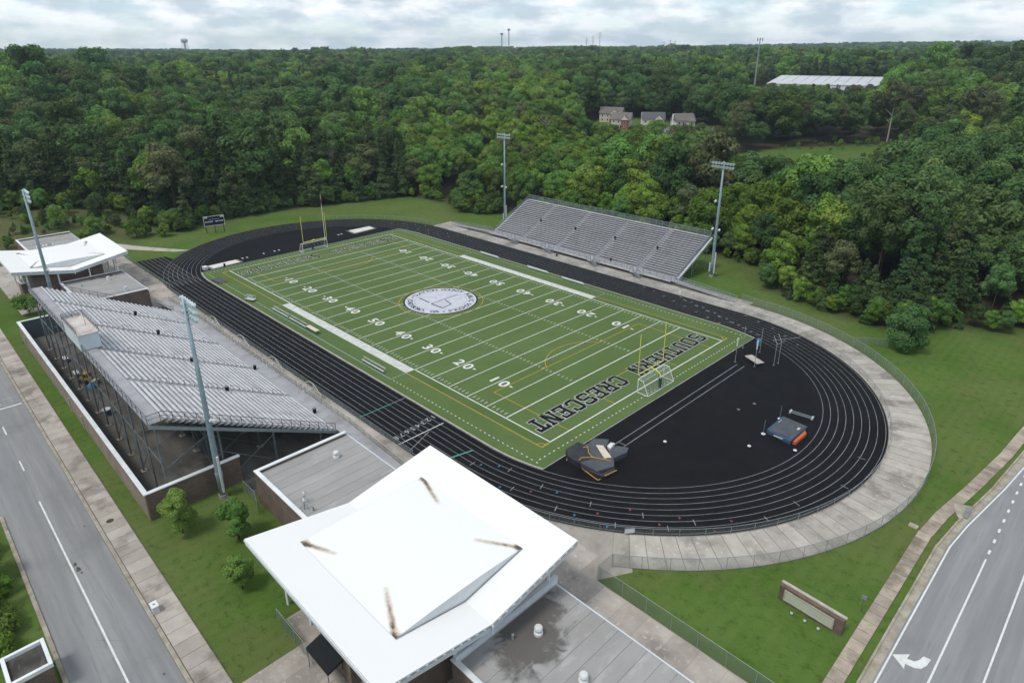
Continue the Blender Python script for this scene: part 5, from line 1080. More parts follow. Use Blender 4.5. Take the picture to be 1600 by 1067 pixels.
UB2 = thing('utility_box', 'white utility cabinet at the kerb of the side road', 'utility box', (47.4, -74.75, .13)); MB().box(-.45, .45, -.28, .28, 0, .8).build('cabinet', M['ventw'], UB2); MB().box(-.5, .5, -.33, .33, .801, .88).build('lid', M['coping'], UB2); MB().box(-.08,.08,-.1,.1,.881,.90).build('badge', M['rail'], UB2)
MH = thing('manhole_cover', 'rusty round manhole cover in the walk by the side road', 'manhole', (29.2, -74.0, .136)); MB().lathe((0,0,0), [(.42,0),(.42,.012)], 18).build('cover', M['wood'], MH); MB().lathe((0,0,0), [(.52,-.002),(.52,.006)], 18).build('ring', M['stone'], MH)
WS = thing('notice_board', 'white notice panel hanging on the fence below the near track bend', 'sign', (74.3, -32.2, .3), rad(52)); MB().box(-.6,.6,-.03,.03,.1,.7).build('panel', M['ventw'], WS); MB().box(-.62,.62,-.04,.04,.701,.75).build('frame', M['galv'], WS)
# stored kit under the stand
EQ = thing('utility_loader', 'small yellow loader parked under the back of the home stand', 'machine', (-12.5, -66.3, .01), .5)
MB().box(-1.0, .9, -.55, .55, .45, 1.1).build('body', M['equip'], EQ); MB().box(-.5, .6, -.5, .5, 1.101, 1.9).build('cab', M['equip'], EQ); MB().box(-.4, .5, -.52, -.501, 1.2, 1.75).build('cab_window', M['glass'], EQ); MB().box(1.1, 1.9, -.6, .6, .15, .7).build('bucket', M['cream'], EQ)
for s in (-1, 1): MB().bar((.3,s*.5,1.3), (1.3,s*.5,.6), .07).build('lift_arm', M['equip'], EQ)
for sx in (-.6, .55):
    for s in (-1, 1): MB().bar((sx,s*.45,.4), (sx,s*.72,.4), .4, 12).build('wheel', M['tyre'], EQ)
BN = thing('storage_tub', 'blue tub standing among the columns under the home stand', 'tub', (1.5, -67.0, .01)); MB().lathe((0,0,0), [(.5,0),(.6,.9)], 12).build('tub', M['blue_bin'], BN); MB().lathe((0,0,.9), [(.65,0),(.65,.1)], 12).build('rim', M['ventw'], BN)
TP = thing('tarp_pile', 'blue tarpaulin heap beside the yellow loader', 'tarp', (-10.0, -66.2, .01)); MB().lathe((0,0,0), [(.9,0),(.7,.5),(.45,.8),(.1,.95)], 9).build('tarp', M['blue_bin'], TP); MB().box(-.3,.3,-.2,.2,.9,1.1).build('weight', M['plywood'], TP)
for i, (x, y, w) in enumerate(((-24.5,-66.9,'far'),(-16.5,-67.0,'middle'))):
    T = thing('storage_table', 'pale folding table among the rear columns, %s one' % w, 'table', (x, y, .01)); MB().box(-.9,.9,-.4,.4,.7,.76).build('top', M['ventw'], T)
    for s in (-.7, .7): MB().bar((s,-.3,0), (s,.3,.7), .03).bar((s,.3,0), (s,-.3,.7), .03).build('leg', M['rail'], T)
# cars at the far left
def car(label, x, y, rot, m):
    T = thing('parked_car', label, 'car', (x, y, .01), rot, 'cars behind the far canopy')
    b = MB(); prof = [(-2.3,.45),(-2.3,.95),(-1.9,1.1),(-1.5,1.7),(.5,1.75),(1.1,1.15),(2.2,1.0),(2.35,.5)]
    n = len(prof); 
    for s in (-.9, .9): b.v += [(px, s*(1 if pz < 1.2 else .85), pz) for px, pz in prof]
    b.f += [tuple(range(n)), tuple(range(2*n-1, n-1, -1))]+[(i, (i+1) % n, n+(i+1) % n, n+i)[::-1] for i in range(n)]; b.build('body', M[m], T)
    for s in (-1, 1): MB().quad((-1.35,s*.875,1.2),(.85,s*.875,1.2),(.4,s*.80,1.65),(-1.35,s*.80,1.65)).build('side_window', M['glass'], T)
    MB().quad((.56,-.7,1.72),(.56,.7,1.72),(1.1,.8,1.2),(1.1,-.8,1.2)).build('windscreen', M['glass'], T)
    for sx in (-1.45, 1.4):
        for s in (-1, 1):
            w = MB().bar((sx,s*.72,.34), (sx,s*.93,.34), .34, 12).build('wheel', M['tyre'], T); MB().bar((sx,s*.931,.34), (sx,s*.94,.34), .2, 8).build('rim', M['galv'], w)
car('black car parked behind the far canopy building', -126.5, -57.8, .3, 'carpaint'); car('dark car cut by the left edge of the picture', -122.6, -62.3, .2, 'shingle')

# ------------------------------------------------------------------ far buildings and towers
def house(label, x, y, rot, L, D, wall, roof, garage=False, front='house_brick'):
    z = float(H(x, y)); T = thing('house', label, 'house', (x, y, z-.3), rot)
    T.scale = (.9, .9, .9); h = 5.6; MB().box(-L/2, L/2, -D/2, D/2, -2.5, h).build('wall', M[wall], T)
    def gable(nm, a, b, c, d, z0, rise, m, alongx=True, par=None):
        o = .5; q = MB()
        if alongx: q.v += [(a-o,c-o,z0),(b+o,c-o,z0),(b+o,d+o,z0),(a-o,d+o,z0),(a-o,(c+d)/2,z0+rise),(b+o,(c+d)/2,z0+rise)]; q.f += [(0,1,5,4),(2,3,4,5),(1,2,5),(3,0,4),(3,2,1,0)]
        else: q.v += [(a-o,c-o,z0),(b+o,c-o,z0),(b+o,d+o,z0),(a-o,d+o,z0),((a+b)/2,c-o,z0+rise),((a+b)/2,d+o,z0+rise)]; q.f += [(0,1,4),(1,2,5,4),(2,3,5),(3,0,4,5),(3,2,1,0)]
        return q.build(nm, M[m], par or T)
    R1 = gable('roof', -L/2, L/2, -D/2, D/2, h+.01, 4.0, roof)
    MB().box(L*.06, L*.42, -D/2-2.2, -D/2-.01, -2.5, h-.2).build('front_gable_wall', M[front], T); gable('front_gable_roof', L*.06, L*.42, -D/2-2.2, 0, h-.19, 2.9, roof, False)
    g = MB(); a, b, y0 = L*.06, L*.42, -D/2-2.72; g.quad((a-.3,y0,h-.15),(b+.3,y0,h-.15),((a+b)/2,y0,h+2.5)); g.build('gable_face', M[wall], T)
    MB().box(-L/2-.8, -L/2-.01, -.6, .6, -2, h+3.6).build('chimney', M['trim'], T)
    for i, xx in enumerate((-.36,-.12)):
        for zz in (.9, 3.5):
            w = MB().box(L*xx-.55, L*xx+.55, -D/2-.06, -D/2-.011, zz, zz+1.5).build('window', M['trim'], T); MB().box(L*xx-.42, L*xx+.42, -D/2-.08, -D/2-.062, zz+.12, zz+1.38).build('pane', M['glass'], w)
    for zz in (1.0, 3.4):
        w = MB().box(L*.24-.6, L*.24+.6, -D/2-2.28, -D/2-2.21, zz, zz+1.4).build('window', M['trim'], T); MB().box(L*.24-.45, L*.24+.45, -D/2-2.30, -D/2-2.282, zz+.12, zz+1.28).build('pane', M['glass'], w)
    d = MB().box(L*.0-.5, L*.0+.4, -D/2-.06, -D/2-.011, 0, 2.2).build('door', M['wood'], T); MB().box(.2, .28, -D/2-.12, -D/2-.062, 1.0, 1.1).build('handle', M['gold'], d)
    return T
house('house with brick gable and grey roof, left of the three in the trees', -124, 233, rad(26), 12, 9, 'house_tan', 'shingle_l')
house('tan house with dark roof and white chimney, middle of the three in the trees', -109, 242, rad(36), 13.5, 9, 'house_tan', 'shingle', front='house_tan')
house('grey roofed house with white lower floor, right of the three in the trees', -93, 247, rad(56), 12, 9, 'house_grey', 'shingle_l', front='house_tan')
GS = thing('garage', 'tan gabled garage below the right house in the trees', 'garage', (-84, 229, float(H(-84,229))), rad(50)); MB().box(-3.6,3.6,-3.5,3.5,-1.5,3.0).build('wall', M['house_tan'], GS); q = MB(); q.v += [(-4,-4,3.01),(4,-4,3.01),(4,4,3.01),(-4,4,3.01),(0,-4,5.4),(0,4,5.4)]; q.f += [(0,1,4),(1,2,5,4),(2,3,5),(3,0,4,5),(3,2,1,0)]; q.build('roof', M['shingle_l'], GS); MB().quad((-3.8,-4.03,3.05),(3.8,-4.03,3.05),(0,-4.03,5.2)).build('gable_face', M['house_tan'], GS); MB().box(-1.4,1.4,-3.56,-3.51,0,2.2).build('garage_door', M['trim'], GS)
house('long low grey roofed house mostly hidden by trees left of the brick house', -141, 246, rad(20), 15, 8, 'house_tan', 'shingle_l')
car('white car parked before the brick gabled house', -118.5, 233, .5, 'ventw'); SC.objects[-1]
DR = struct(MB().quad(*[(x, y, float(H(x,y))+.25) for x, y in [(-100,236),(-88,228),(-82,224),(-80,227),(-88,233),(-98,241)]]).build('driveway', M['ring']), 'pale driveway before the houses in the trees')
WH = thing('warehouse', 'long low warehouse with white roof beyond the trees at right', 'warehouse', (-98, 470, float(H(-98,470))), rad(12))
MB().box(-47, 38, -14, 34, 0, 6.0).build('wall', M['coping'], WH)
for i in range(11): MB().quad((-47.5+7.9*i,-14.5,6.05),(-47.5+7.9*i+7.6,-14.5,6.05),(-47.5+7.9*i+7.6,34.5,10.6),(-47.5+7.9*i,34.5,10.6)).build('roof_panel', M['warehouse'], WH)
for i in range(9): MB().box(-44+9*i, -40.5+9*i, -14.08, -14.01, .2, 4.2).build('loading_door', M['rail'], WH)
CB = struct(MB().quad(*[(x, y, float(H(x,y))+.4) for x, y in [(-62,425),(-48,428),(-50,436),(-64,434)]]).build('clay_patch', M['clay']), 'bare red clay patch beside the warehouse')
OB = thing('industrial_shed', 'pale industrial shed on the slope above the warehouse', 'shed', (-205, 520, float(H(-205,520)))); MB().box(-7,7,-5,5,0,9).build('wall', M['house_tan'], OB); q = MB(); q.v += [(-8,-6,9.01),(8,-6,9.01),(8,6,9.01),(-8,6,9.01),(-8,0,12),(8,0,12)]; q.f += [(0,1,5,4),(2,3,4,5),(1,2,5),(3,0,4),(3,2,1,0)]; q.build('roof', M['warehouse'], OB)
def monopole(label, x, y, ztop, r=1.0):
    z = float(H(x, y)); h = ztop-z; T = thing('cell_tower', label, 'tower', (x, y, z)); MB().lathe((0,0,0), [(.9*r,0),(.35*r,h)], 10).build('mast', M['galv'], T)
    for k in range(6): a = k*1.047; MB().box(-.2*r,.2*r,-.15*r,.15*r,-1.3*r,1.3*r).build('antenna_panel', M['rail'], T, loc=(2.2*r*math.cos(a), 2.2*r*math.sin(a), h-1.0*r))
    p_ = MB()
    for k in range(6): a = k*1.047; p_.bar((0,0,h-1.0*r), (2.2*r*math.cos(a), 2.2*r*math.sin(a), h-1.0*r), .12*r)
    p_.build('antenna_mount', M['galv'], T); return T
D0 = (-.4361, .8999); monopole('tall grey monopole tower rising from the trees left of the warehouse', CAM[0]+D0[0]*540-2, CAM[1]+D0[1]*540, 57.5, .9)
def far_mast(label, ux, uy, dist, ztop, r, lattice=True):
    x, y = CAM[0]+ux*dist, CAM[1]+uy*dist; z = float(H(x, y)); h = ztop-z; T = thing('radio_mast', label, 'mast', (x, y, z)); m = MB()
    for a in range(3):
        c, s = math.cos(a*2.094), math.sin(a*2.094); m.bar((r*c,r*s,0), (r*.6*c,r*.6*s,h), r*.28)
    m.build('legs', M['rail'], T); b = MB()
    for k in range(12): b.bar((r*.8,0,h*k/12), (-r*.5,r*.6,h*(k+1)/12), r*.12)
    b.build('lattice', M['rail'], T); MB().box(-r*1.6,r*1.6,-r*1.6,r*1.6,h*.94,h).build('antenna_head', M['rail'], T)
far_mast('dark radio mast on the horizon, left one of the pair', -.7218, .6921, 1600, 82, 1.5); far_mast('taller radio mast on the horizon, right one of the pair', -.7149, .6993, 1600, 91, 1.3)
def pylon(label, u, dist, vtop, group='power poles on the horizon'):
    ang = math.atan((800-u)/1022.0)+.79204+math.pi/2; x, y = CAM[0]+dist*math.cos(ang), CAM[1]+dist*math.sin(ang); z = float(H(x, y)); T = thing('power_pole', label, 'power pole', (x, y, z), ang, group); h = (52.2+dist*(75-vtop)/1022.0)-z
    MB().lathe((0,0,0), [(.7,0),(.4,h)], 8).build('mast', M['stone'], T); c = MB()
    for k in (0, 3.5, 7): c.bar((0,-3.5,h-2-k), (0,3.5,h-2-k), .25)
    c.build('cross_arm', M['stone'], T)
for u, v_, w in ((908,62,'leftmost of the left cluster'),(917,60,'second of the left cluster'),(927,55,'tallest of the left cluster'),(1020,68,'left of the right cluster'),(1029,66,'middle of the right cluster'),(1036,67,'right of the right cluster')): pylon('slim power pole on the horizon, '+w, u, 1250, v_)
WT = thing('water_tower', 'white water tower on the left horizon', 'water tower', (CAM[0]-.9412*2600, CAM[1]+.3378*2600, float(H(CAM[0]-.9412*2600, CAM[1]+.3378*2600)))); hz = 88-WT.location[2]
MB().lathe((0,0,hz-14), [(3,-3),(8,-1),(11,2),(11.5,6),(10.5,9),(4,12)], 20).build('tank', M['warehouse'], WT); MB().lathe((0,0,0), [(3,0),(2.2,hz-16)], 10).build('riser', M['galv'], WT)
for k in range(6): a = k*1.047; MB().bar((10.5*math.cos(a),10.5*math.sin(a),0), (9.5*math.cos(a),9.5*math.sin(a),hz-14), .5).build('leg', M['galv'], WT)

# ------------------------------------------------------------------ trees
def leaf_quads(P, Nn, size, aspect, rng):
    n = len(P); Nn = Nn/np.linalg.norm(Nn, axis=1, keepdims=True); r = rng.normal(size=(n, 3)); u = np.cross(Nn, r); u /= np.linalg.norm(u, axis=1, keepdims=True)+1e-9; v = np.cross(Nn, u)
    s = (size*rng.uniform(.65, 1.3, n))[:, None]; a = u*s*.5; b = v*s*.5*aspect
    V = np.stack([P-a-b*.6, P+a*.3-b, P+a+b*.6, P-a*.3+b], 1).reshape(-1, 3); F_ = np.arange(4*n).reshape(n, 4); return V, F_
def crown_mesh(name, m, seed, kind, Ht, R, n, leaf, base=.22):
    rng = np.random.default_rng(seed); P, NN, TN = [], [], []
    if kind == 'broad':
        L = 26; lob = []
        for i in range(L):
            t = rng.uniform(-.85, 1); ph = rng.uniform(0, 2*np.pi); rr = np.sqrt(max(0, 1-t*t)); f = rng.uniform(.52, .86); zc = Ht*(base+1)/2; rz = Ht*(1-base)/2
            lob.append((np.array([R*rr*np.cos(ph)*f, R*rr*np.sin(ph)*f, zc+rz*t*f]), R*rng.uniform(.24, .46), rng.uniform(.25, .75)))
        lob.append((np.array([0, 0, Ht*.86]), R*.36, .6)); lob.append((np.array([0, 0, Ht*.62]), R*.55, .4))
        wts = np.array([l[1]**2 for l in lob]); cnt = (wts/wts.sum()*n).astype(int)
        for (c, r, tn), k in zip(lob, cnt):
            d = rng.normal(size=(k, 3)); d[:, 2] = d[:, 2]*.85+.25; d /= np.linalg.norm(d, axis=1, keepdims=True); q = c+d*(r*rng.uniform(.70, 1.12, (k, 1)))*np.array([1, 1, .82])
            P.append(q); NN.append(d+rng.normal(size=(k, 3))*.34+np.array([0, 0, .15])); TN.append(np.clip(tn+rng.normal(size=k)*.16, 0, 1))
    elif kind == 'pine':
        lay = int(11+rng.integers(0, 3)); tot = 0; br = []
        for i in range(lay):
            f = (i+.5)/lay; z = Ht*(base+(1-base)*f); rad_ = R*(1-f)**.92*rng.uniform(.8, 1.15)+.22; nb = 7 if f < .75 else 5
            for b in range(nb):
                ph = rng.uniform(0, 2*np.pi); ln = rad_*rng.uniform(.65, 1.15); br.append((z, ph, ln, rng.uniform(.1, .9)))
        w = np.array([b[2]+.6 for b in br]); cnt = (w/w.sum()*n).astype(int)
        for (z, ph, ln, tn), k in zip(br, cnt):
            t = rng.uniform(.15, 1, k)**.7; wd = (.28*ln+.25)*(1-.3*t); off = rng.normal(size=k)*wd*.6; lift = rng.normal(size=k)*.22+.10*ln*t*0
            x = np.cos(ph)*ln*t-np.sin(ph)*off; y = np.sin(ph)*ln*t+np.cos(ph)*off; zz = z+lift+.16*ln*t-.34*ln*t*t
            P.append(np.stack([x, y, zz], 1)); NN.append(np.stack([np.cos(ph)*.35+rng.normal(size=k)*.6, np.sin(ph)*.35+rng.normal(size=k)*.6, .8+rng.normal(size=k)*.3], 1)); TN.append(np.clip(tn+rng.normal(size=k)*.18, 0, 1))
    P = np.concatenate(P); NN = np.concatenate(NN); TN = np.concatenate(TN); P[:, 2] = np.maximum(P[:, 2], .25)
    V, F_ = leaf_quads(P, NN, leaf, .75 if kind == 'broad' else .55, rng)
    me = bpy.data.meshes.new(name); me.from_pydata(V.tolist(), [], F_.tolist()); me.materials.append(m)
    at = me.attributes.new('tone', 'FLOAT', 'POINT'); at.data.foreach_set('value', np.repeat(TN, 4).astype(np.float32)); return me
def trunk_mesh(name, m, Ht, r, seed, limbs=6, low=.3, top=.85):
    rng = np.random.default_rng(seed); b = MB(); pts = [(0, 0, -.8)]; x = y = 0.0
    for f in (.2, .4, .6, .8, 1.0):
        x += rng.normal()*.018*Ht; y += rng.normal()*.018*Ht; pts.append((x, y, Ht*top*f))
    for i, (a, c) in enumerate(zip(pts, pts[1:])): b.bar(a, c, r*(1-.17*i), 7, r*(1-.17*(i+1)))
    for k in range(limbs):
        f = rng.uniform(low, .95); z = Ht*top*f; ph = rng.uniform(0, 6.28); L = Ht*.2*rng.uniform(.6, 1.1); b.bar((x*f, y*f, z), (x*f+L*math.cos(ph), y*f+L*math.sin(ph), z+L*.75), r*.32, 5, r*.1)
    return b.mesh(name, m)
KINDS = [  # name, crown mesh, trunk mesh, nominal height
 ('broadleaf_tree', crown_mesh('crown', M['leaf_bright'], 1, 'broad', 17, 5.0, 5200, .66), trunk_mesh('trunk', M['bark'], 17, .24, 1)),
 ('broadleaf_tree', crown_mesh('crown', M['leaf_mid'], 2, 'broad', 18, 5.2, 5200, .68), trunk_mesh('trunk', M['bark'], 18, .26, 2)),
 ('broadleaf_tree', crown_mesh('crown', M['leaf_mid'], 3, 'broad', 20, 5.0, 5200, .68, .25), trunk_mesh('trunk', M['bark'], 20, .26, 3)),
 ('broadleaf_tree', crown_mesh('crown', M['leaf_dark'], 4, 'broad', 19, 5.6, 5200, .70), trunk_mesh('trunk', M['bark'], 19, .27, 4)),
 ('pine_tree', crown_mesh('crown', M['needle'], 5, 'pine', 20, 4.4, 5600, .72, .12), trunk_mesh('trunk', M['bark'], 20, .24, 5, 2)),
 ('pine_tree', crown_mesh('crown', M['needle'], 6, 'pine', 16, 4.2, 5000, .66, .06), trunk_mesh('trunk', M['bark'], 16, .22, 6, 2)),
 ('tall_bare_trunk_tree', crown_mesh('crown', M['leaf_brown'], 7, 'broad', 22, 3.8, 2200, .60, .52), trunk_mesh('trunk', M['palebark'], 22, .34, 7, 12, .35)),
 ('broadleaf_tree', crown_mesh('crown', M['leaf_bright'], 8, 'broad', 15, 4.6, 4600, .62, .12), trunk_mesh('trunk', M['bark'], 15, .22, 8)),
 ('broadleaf_tree', crown_mesh('crown', M['leaf_dark'], 9, 'broad', 21, 5.0, 5200, .70, .3), trunk_mesh('trunk', M['bark'], 21, .27, 9)),
 ('broadleaf_tree', crown_mesh('crown', M['leaf_brown'], 10, 'broad', 18, 5.0, 4600, .68, .25), trunk_mesh('trunk', M['bark'], 18, .26, 10)),
]
def twig_mesh(name, m, Ht, seed):
    rng = np.random.default_rng(seed); b = MB()
    for k in range(26):
        f = rng.uniform(.4, 1.0); z = Ht*.85*f; ph = rng.uniform(0, 6.28); L = Ht*.24*rng.uniform(.5, 1.1)*(1.25-f*.6); e = (L*math.cos(ph), L*math.sin(ph), z+L*.9); b.bar((0,0,z), e, .13, 4, .05)
        for q in range(4):
            p2 = ph+rng.normal()*.7; l2 = L*.55*rng.uniform(.5, 1.1); g = rng.uniform(.35, .95); s0 = (e[0]*g, e[1]*g, z+L*.9*g); b.bar(s0, (s0[0]+l2*math.cos(p2), s0[1]+l2*math.sin(p2), s0[2]+l2*.8), .06, 3, .02)
    return b.mesh(name, m)
KINDS.append(('bare_tree', twig_mesh('branches', M['palebark'], 20, 12), trunk_mesh('trunk', M['palebark'], 20, .32, 12, 4)))
KH = [17, 18, 20, 19, 20, 16, 22, 15, 21, 18, 20]
# planting plan
def lf(x, y, s, a): return np.sin(x/s+a)*np.sin(y/s*1.13+a*1.7)+.6*np.sin((x+y)/s*.77+a*2.3)
pts = []
camdir = math.pi/2+.79204
def plant(r0, r1, sp, scl):
    g = np.arange(-r1, r1, sp); X, Y = np.meshgrid(g, g, indexing='ij'); X = X.ravel()+RNG.uniform(-.42, .42, X.size)*sp; Y = Y.ravel()+RNG.uniform(-.42, .42, Y.size)*sp
    X = X+CAM[0]; Y = Y+CAM[1]; d = np.hypot(X-CAM[0], Y-CAM[1]); an = np.angle(np.exp(1j*(np.arctan2(Y-CAM[1], X-CAM[0])-camdir)))
    ok = (d >= r0) & (d < r1) & (np.abs(an) < rad(50)) & ~inside(CLEAR, X, Y)
    for pl in (MEADOW, HOUSEYARD, LOT): ok &= ~inside(pl, X, Y)
    ok &= ~((lf(X, Y, 17, 3.3) > 1.05) & (d > 200))
    X, Y, d = X[ok], Y[ok], d[ok]; e = edge_dist(CLEAR, X, Y); k = e > 2.6; X, Y, d, e = X[k], Y[k], d[k], e[k]
    for x, y, dd, ee in zip(X, Y, d, e):
        pts.append((x, y, dd, ee, scl))
plant(60, 340, 6.2, .98); plant(340, 900, 9.0, 1.15); plant(900, 1700, 11.5, 1.2); plant(1700, 3600, 18.0, 1.45)
X = np.array([p[0] for p in pts]); Y = np.array([p[1] for p in pts]); DD = np.array([p[2] for p in pts]); EE = np.array([p[3] for p in pts]); SS = np.array([p[4] for p in pts])
n = len(X); u = RNG.uniform(size=n); nz = lf(X, Y, 45, .7)+.35*RNG.normal(size=n); nz2 = lf(X, Y, 110, 2.1)
left = sm(-X-70, 0, 30)*sm(-Y+95, 0, 60); rightp = (X > 49)*(X < 84)*(EE < 20)
kind = np.where(nz < -.75, 3, np.where(nz < -.2, 8, np.where(nz < .25, 2, np.where(nz < .8, 1, 0))))
kind = np.where((u < .16) & (nz2 > -.2), 4, kind); kind = np.where((u > .93), 9, kind); kind = np.where((u > .88) & (u <= .93), 7, kind)
kind = np.where((left > .4) & (EE < 26) & (u < .72), np.where(RNG.uniform(size=n) < .5, 4, 5), kind); kind = np.where((left > .4) & (EE >= 26) & (u < .42), np.where(u < .2, 3, 8), kind)
kind = np.where((rightp > 0) & (u < .95), np.where(RNG.uniform(size=n) < .4, 4, 5), kind)
nearbr = (X > -45) & (X < 52) & (EE < 26) & (Y < 120); kind = np.where(nearbr & (u < .75), np.where(RNG.uniform(size=n) < .5, 0, 7), kind)
mb_ = edge_dist(MEADOW, X, Y); kind = np.where((mb_ < 20) & (Y > 180) & (u < .55), 6, kind)
kind = np.where((RNG.uniform(size=n) < np.where((X > -60) & (X < 140) & (Y > 110) & (Y < 330), .035, .006)) | ((mb_ < 16) & (u > .95)), 10, kind)
hs = SS*RNG.uniform(.68, 1.22, n)*np.where((RNG.uniform(size=n) < .05) & (DD < 600), 1.25, 1.0)*(1+.14*lf(X, Y, 33, 4.4))
hs *= np.where(EE < 9, .80, 1.0)*np.where(nearbr & (EE < 16), .80, 1.0)*np.where((X > 50) & (EE < 16) & (DD < 260), .74, 1.0)
hs *= np.where((X > -95) & (X < -60) & (Y > 130) & (Y < 232), .72, 1.0)
hs *= np.where((mb_ < 26) & (Y < 230) & (X > -35), .62, 1.0)
hs *= np.where((left > .5), 1.05, 1.0); hs = np.where(kind == 10, np.minimum(hs, .9), hs); hs = np.where(DD > 1500, np.minimum(hs, SS*1.02), hs)
gz = H(X, Y)
KHA = np.array(KH)[kind]; az_t = np.arctan2(Y-CAM[1], X-CAM[0])
for (x0, y0), (x1, y1), lift in (((-152,236),(-60,236),2.4), ((-150,452),(-58,478),5.0), ((-137,396),(-122,406),8.0), ((-30,186),(18,240),-1.5)):      # young growth where the wood has been cut
    a0, a1 = sorted((math.atan2(y0-CAM[1], x0-CAM[0]), math.atan2(y1-CAM[1], x1-CAM[0]))); mx_, my_ = (x0+x1)/2, (y0+y1)/2; dm = math.hypot(mx_-CAM[0], my_-CAM[1]); zt = float(H(mx_, my_))+lift
    w = (az_t > a0) & (az_t < a1) & (DD < dm) & (DD > dm*.35); lim = (zt+(CAM[2]-zt)*(1-DD/dm)-gz)/KHA*RNG.uniform(.72, 1.2, n); hs = np.where(w, np.minimum(hs, np.maximum(lim, .18)), hs)
rotz = RNG.uniform(0, 6.283, n)
# the trees that show largest stand as things of their own, the rest is one wood
an = np.abs(np.angle(np.exp(1j*(np.arctan2(Y-CAM[1], X-CAM[0])-camdir))))
vis = an < rad(39); front = EE < 30
score = hs*18/DD*np.where(front, 1.0, .45)*vis
order = np.argsort(-score); single = np.zeros(n, bool); cnt = {}
for i in order:
    nm = KINDS[kind[i]][0]
    if cnt.get(nm, 0) < 230 and score[i] > 0.028: single[i] = True; cnt[nm] = cnt.get(nm, 0)+1
def zone(x, y):
    if x < -95 and y < 5: return 'on the hillside left of the scoreboard' if y < -22 else 'right behind the scoreboard'
    if x < -95: return 'beyond the far end of the track'
    if x < -45: return 'behind the lawn left of the visitor bleachers'
    if x < 32: return 'close behind the visitor bleachers'
    if x < 52: return 'right of the visitor bleachers'
    if x < 79: return 'outside the curved walkway fence'
    return 'behind the lawn at the right edge'
KW = ['bright green leafy tree', 'mid green leafy tree', 'tall mid green leafy tree', 'dark green leafy tree', 'tall dark pine', 'bushy dark pine', 'thin pale trunked tree', 'low bright green leafy tree', 'tall dark green leafy tree', 'olive brown leafy tree', 'leafless pale grey tree']
def nth(k): return str(k)+('th' if 10 <= k % 100 <= 20 else {1: 'st', 2: 'nd', 3: 'rd'}.get(k % 10, 'th'))
grp_ = {}
sgn_ = np.angle(np.exp(1j*(np.arctan2(Y-CAM[1], X-CAM[0])-camdir)))
for i in sorted(np.nonzero(single)[0], key=lambda j: -sgn_[j]): grp_.setdefault((KW[kind[i]], zone(X[i], Y[i])), []).append(i)
rank = {i: (k+1, len(v)) for v in grp_.values() for k, i in enumerate(v)}
for i in np.nonzero(single)[0]:
    nm, cm, tm = KINDS[kind[i]]; z = zone(X[i], Y[i])
    t = thing(nm, '%s %s' % (KW[kind[i]], z)+('' if rank[i][1] == 1 else ', %s from left' % nth(rank[i][0])), 'tree', (X[i], Y[i], gz[i]-.1), rotz[i], '%ss %s' % (KW[kind[i]], z)); s = hs[i]; t.scale = (s*RNG.uniform(.9, 1.12), s*RNG.uniform(.9, 1.12), s)
    put('crown' if nm != 'bare_tree' else 'branches', cm, t); put('trunk', tm, t)
rest = np.nonzero(~single)[0]
bx_, by_, bs_, bk_ = [], [], [], []
PC = np.array(CLEAR[1:-2])
for (xa, ya), (xb, yb) in zip(PC[:-1], PC[1:]):
    L_ = math.hypot(xb-xa, yb-ya); nx_, ny_ = (yb-ya)/L_, -(xb-xa)/L_
    if not inside(CLEAR, np.array([(xa+xb)/2+nx_]), np.array([(ya+yb)/2+ny_]))[0]: nx_, ny_ = nx_, ny_
    else: nx_, ny_ = -nx_, -ny_
    for k in range(int(L_/1.1)):
        f = RNG.uniform(); o = abs(RNG.normal())*3.2+.9; bx_.append(xa+(xb-xa)*f+nx_*o); by_.append(ya+(yb-ya)*f+ny_*o); bs_.append(RNG.uniform(.16, .42)); bk_.append(RNG.choice([7, 7, 0, 1, 5, 3]))
for k in range(150):
    x_ = RNG.uniform(-142, -104); y_ = RNG.uniform(-62, -24)
    if x_ > -112 and y_ < -30: continue
    bx_.append(x_); by_.append(y_); bs_.append(RNG.uniform(.07, .22)); bk_.append(RNG.choice([7, 1, 9, 3, 5]))
for k in range(120):
    f = RNG.uniform(size=2); i_ = RNG.integers(0, 5); a_ = np.array(MEADOW[i_]); b_ = np.array(MEADOW[(i_+1) % 6]); q_ = a_+(b_-a_)*f[0]; bx_.append(q_[0]+RNG.normal()*5); by_.append(q_[1]+RNG.normal()*5); bs_.append(RNG.uniform(.08, .25)); bk_.append(RNG.choice([7, 0, 1]))
bx_, by_ = np.array(bx_), np.array(by_); rx = np.r_[X[rest], bx_]; ry = np.r_[Y[rest], by_]; rz_ = np.r_[gz[rest]-.1, H(bx_, by_)-.35]; rk = np.r_[kind[rest], np.array(bk_)]; rs = np.r_[hs[rest], np.array(bs_)]; rr_ = np.r_[rotz[rest], RNG.uniform(0, 6.28, len(bx_))]
me = bpy.data.meshes.new('forest'); me.from_pydata(np.stack([rx, ry, rz_], 1).tolist(), [], [])
for nm, val, ty in (('kind', rk, 'INT'), ('scl', rs, 'FLOAT'), ('rot', rr_, 'FLOAT')):
    a = me.attributes.new(nm, ty, 'POINT'); a.data.foreach_set('value', val.astype(np.int32 if ty == 'INT' else np.float32))
FO = put('forest', me); tag(FO, 'dense green mixed wood stretching to the horizon', kind='stuff')
ng = bpy.data.node_groups.new('forest_nodes', 'GeometryNodeTree'); ng.interface.new_socket('Geometry', in_out='INPUT', socket_type='NodeSocketGeometry'); ng.interface.new_socket('Geometry', in_out='OUTPUT', socket_type='NodeSocketGeometry')
gi = ng.nodes.new('NodeGroupInput'); go = ng.nodes.new('NodeGroupOutput'); jn = ng.nodes.new('GeometryNodeJoinGeometry')
def named(nm, ty):
    a = ng.nodes.new('GeometryNodeInputNamedAttribute'); a.data_type = ty; a.inputs[0].default_value = nm; return a.outputs[0]
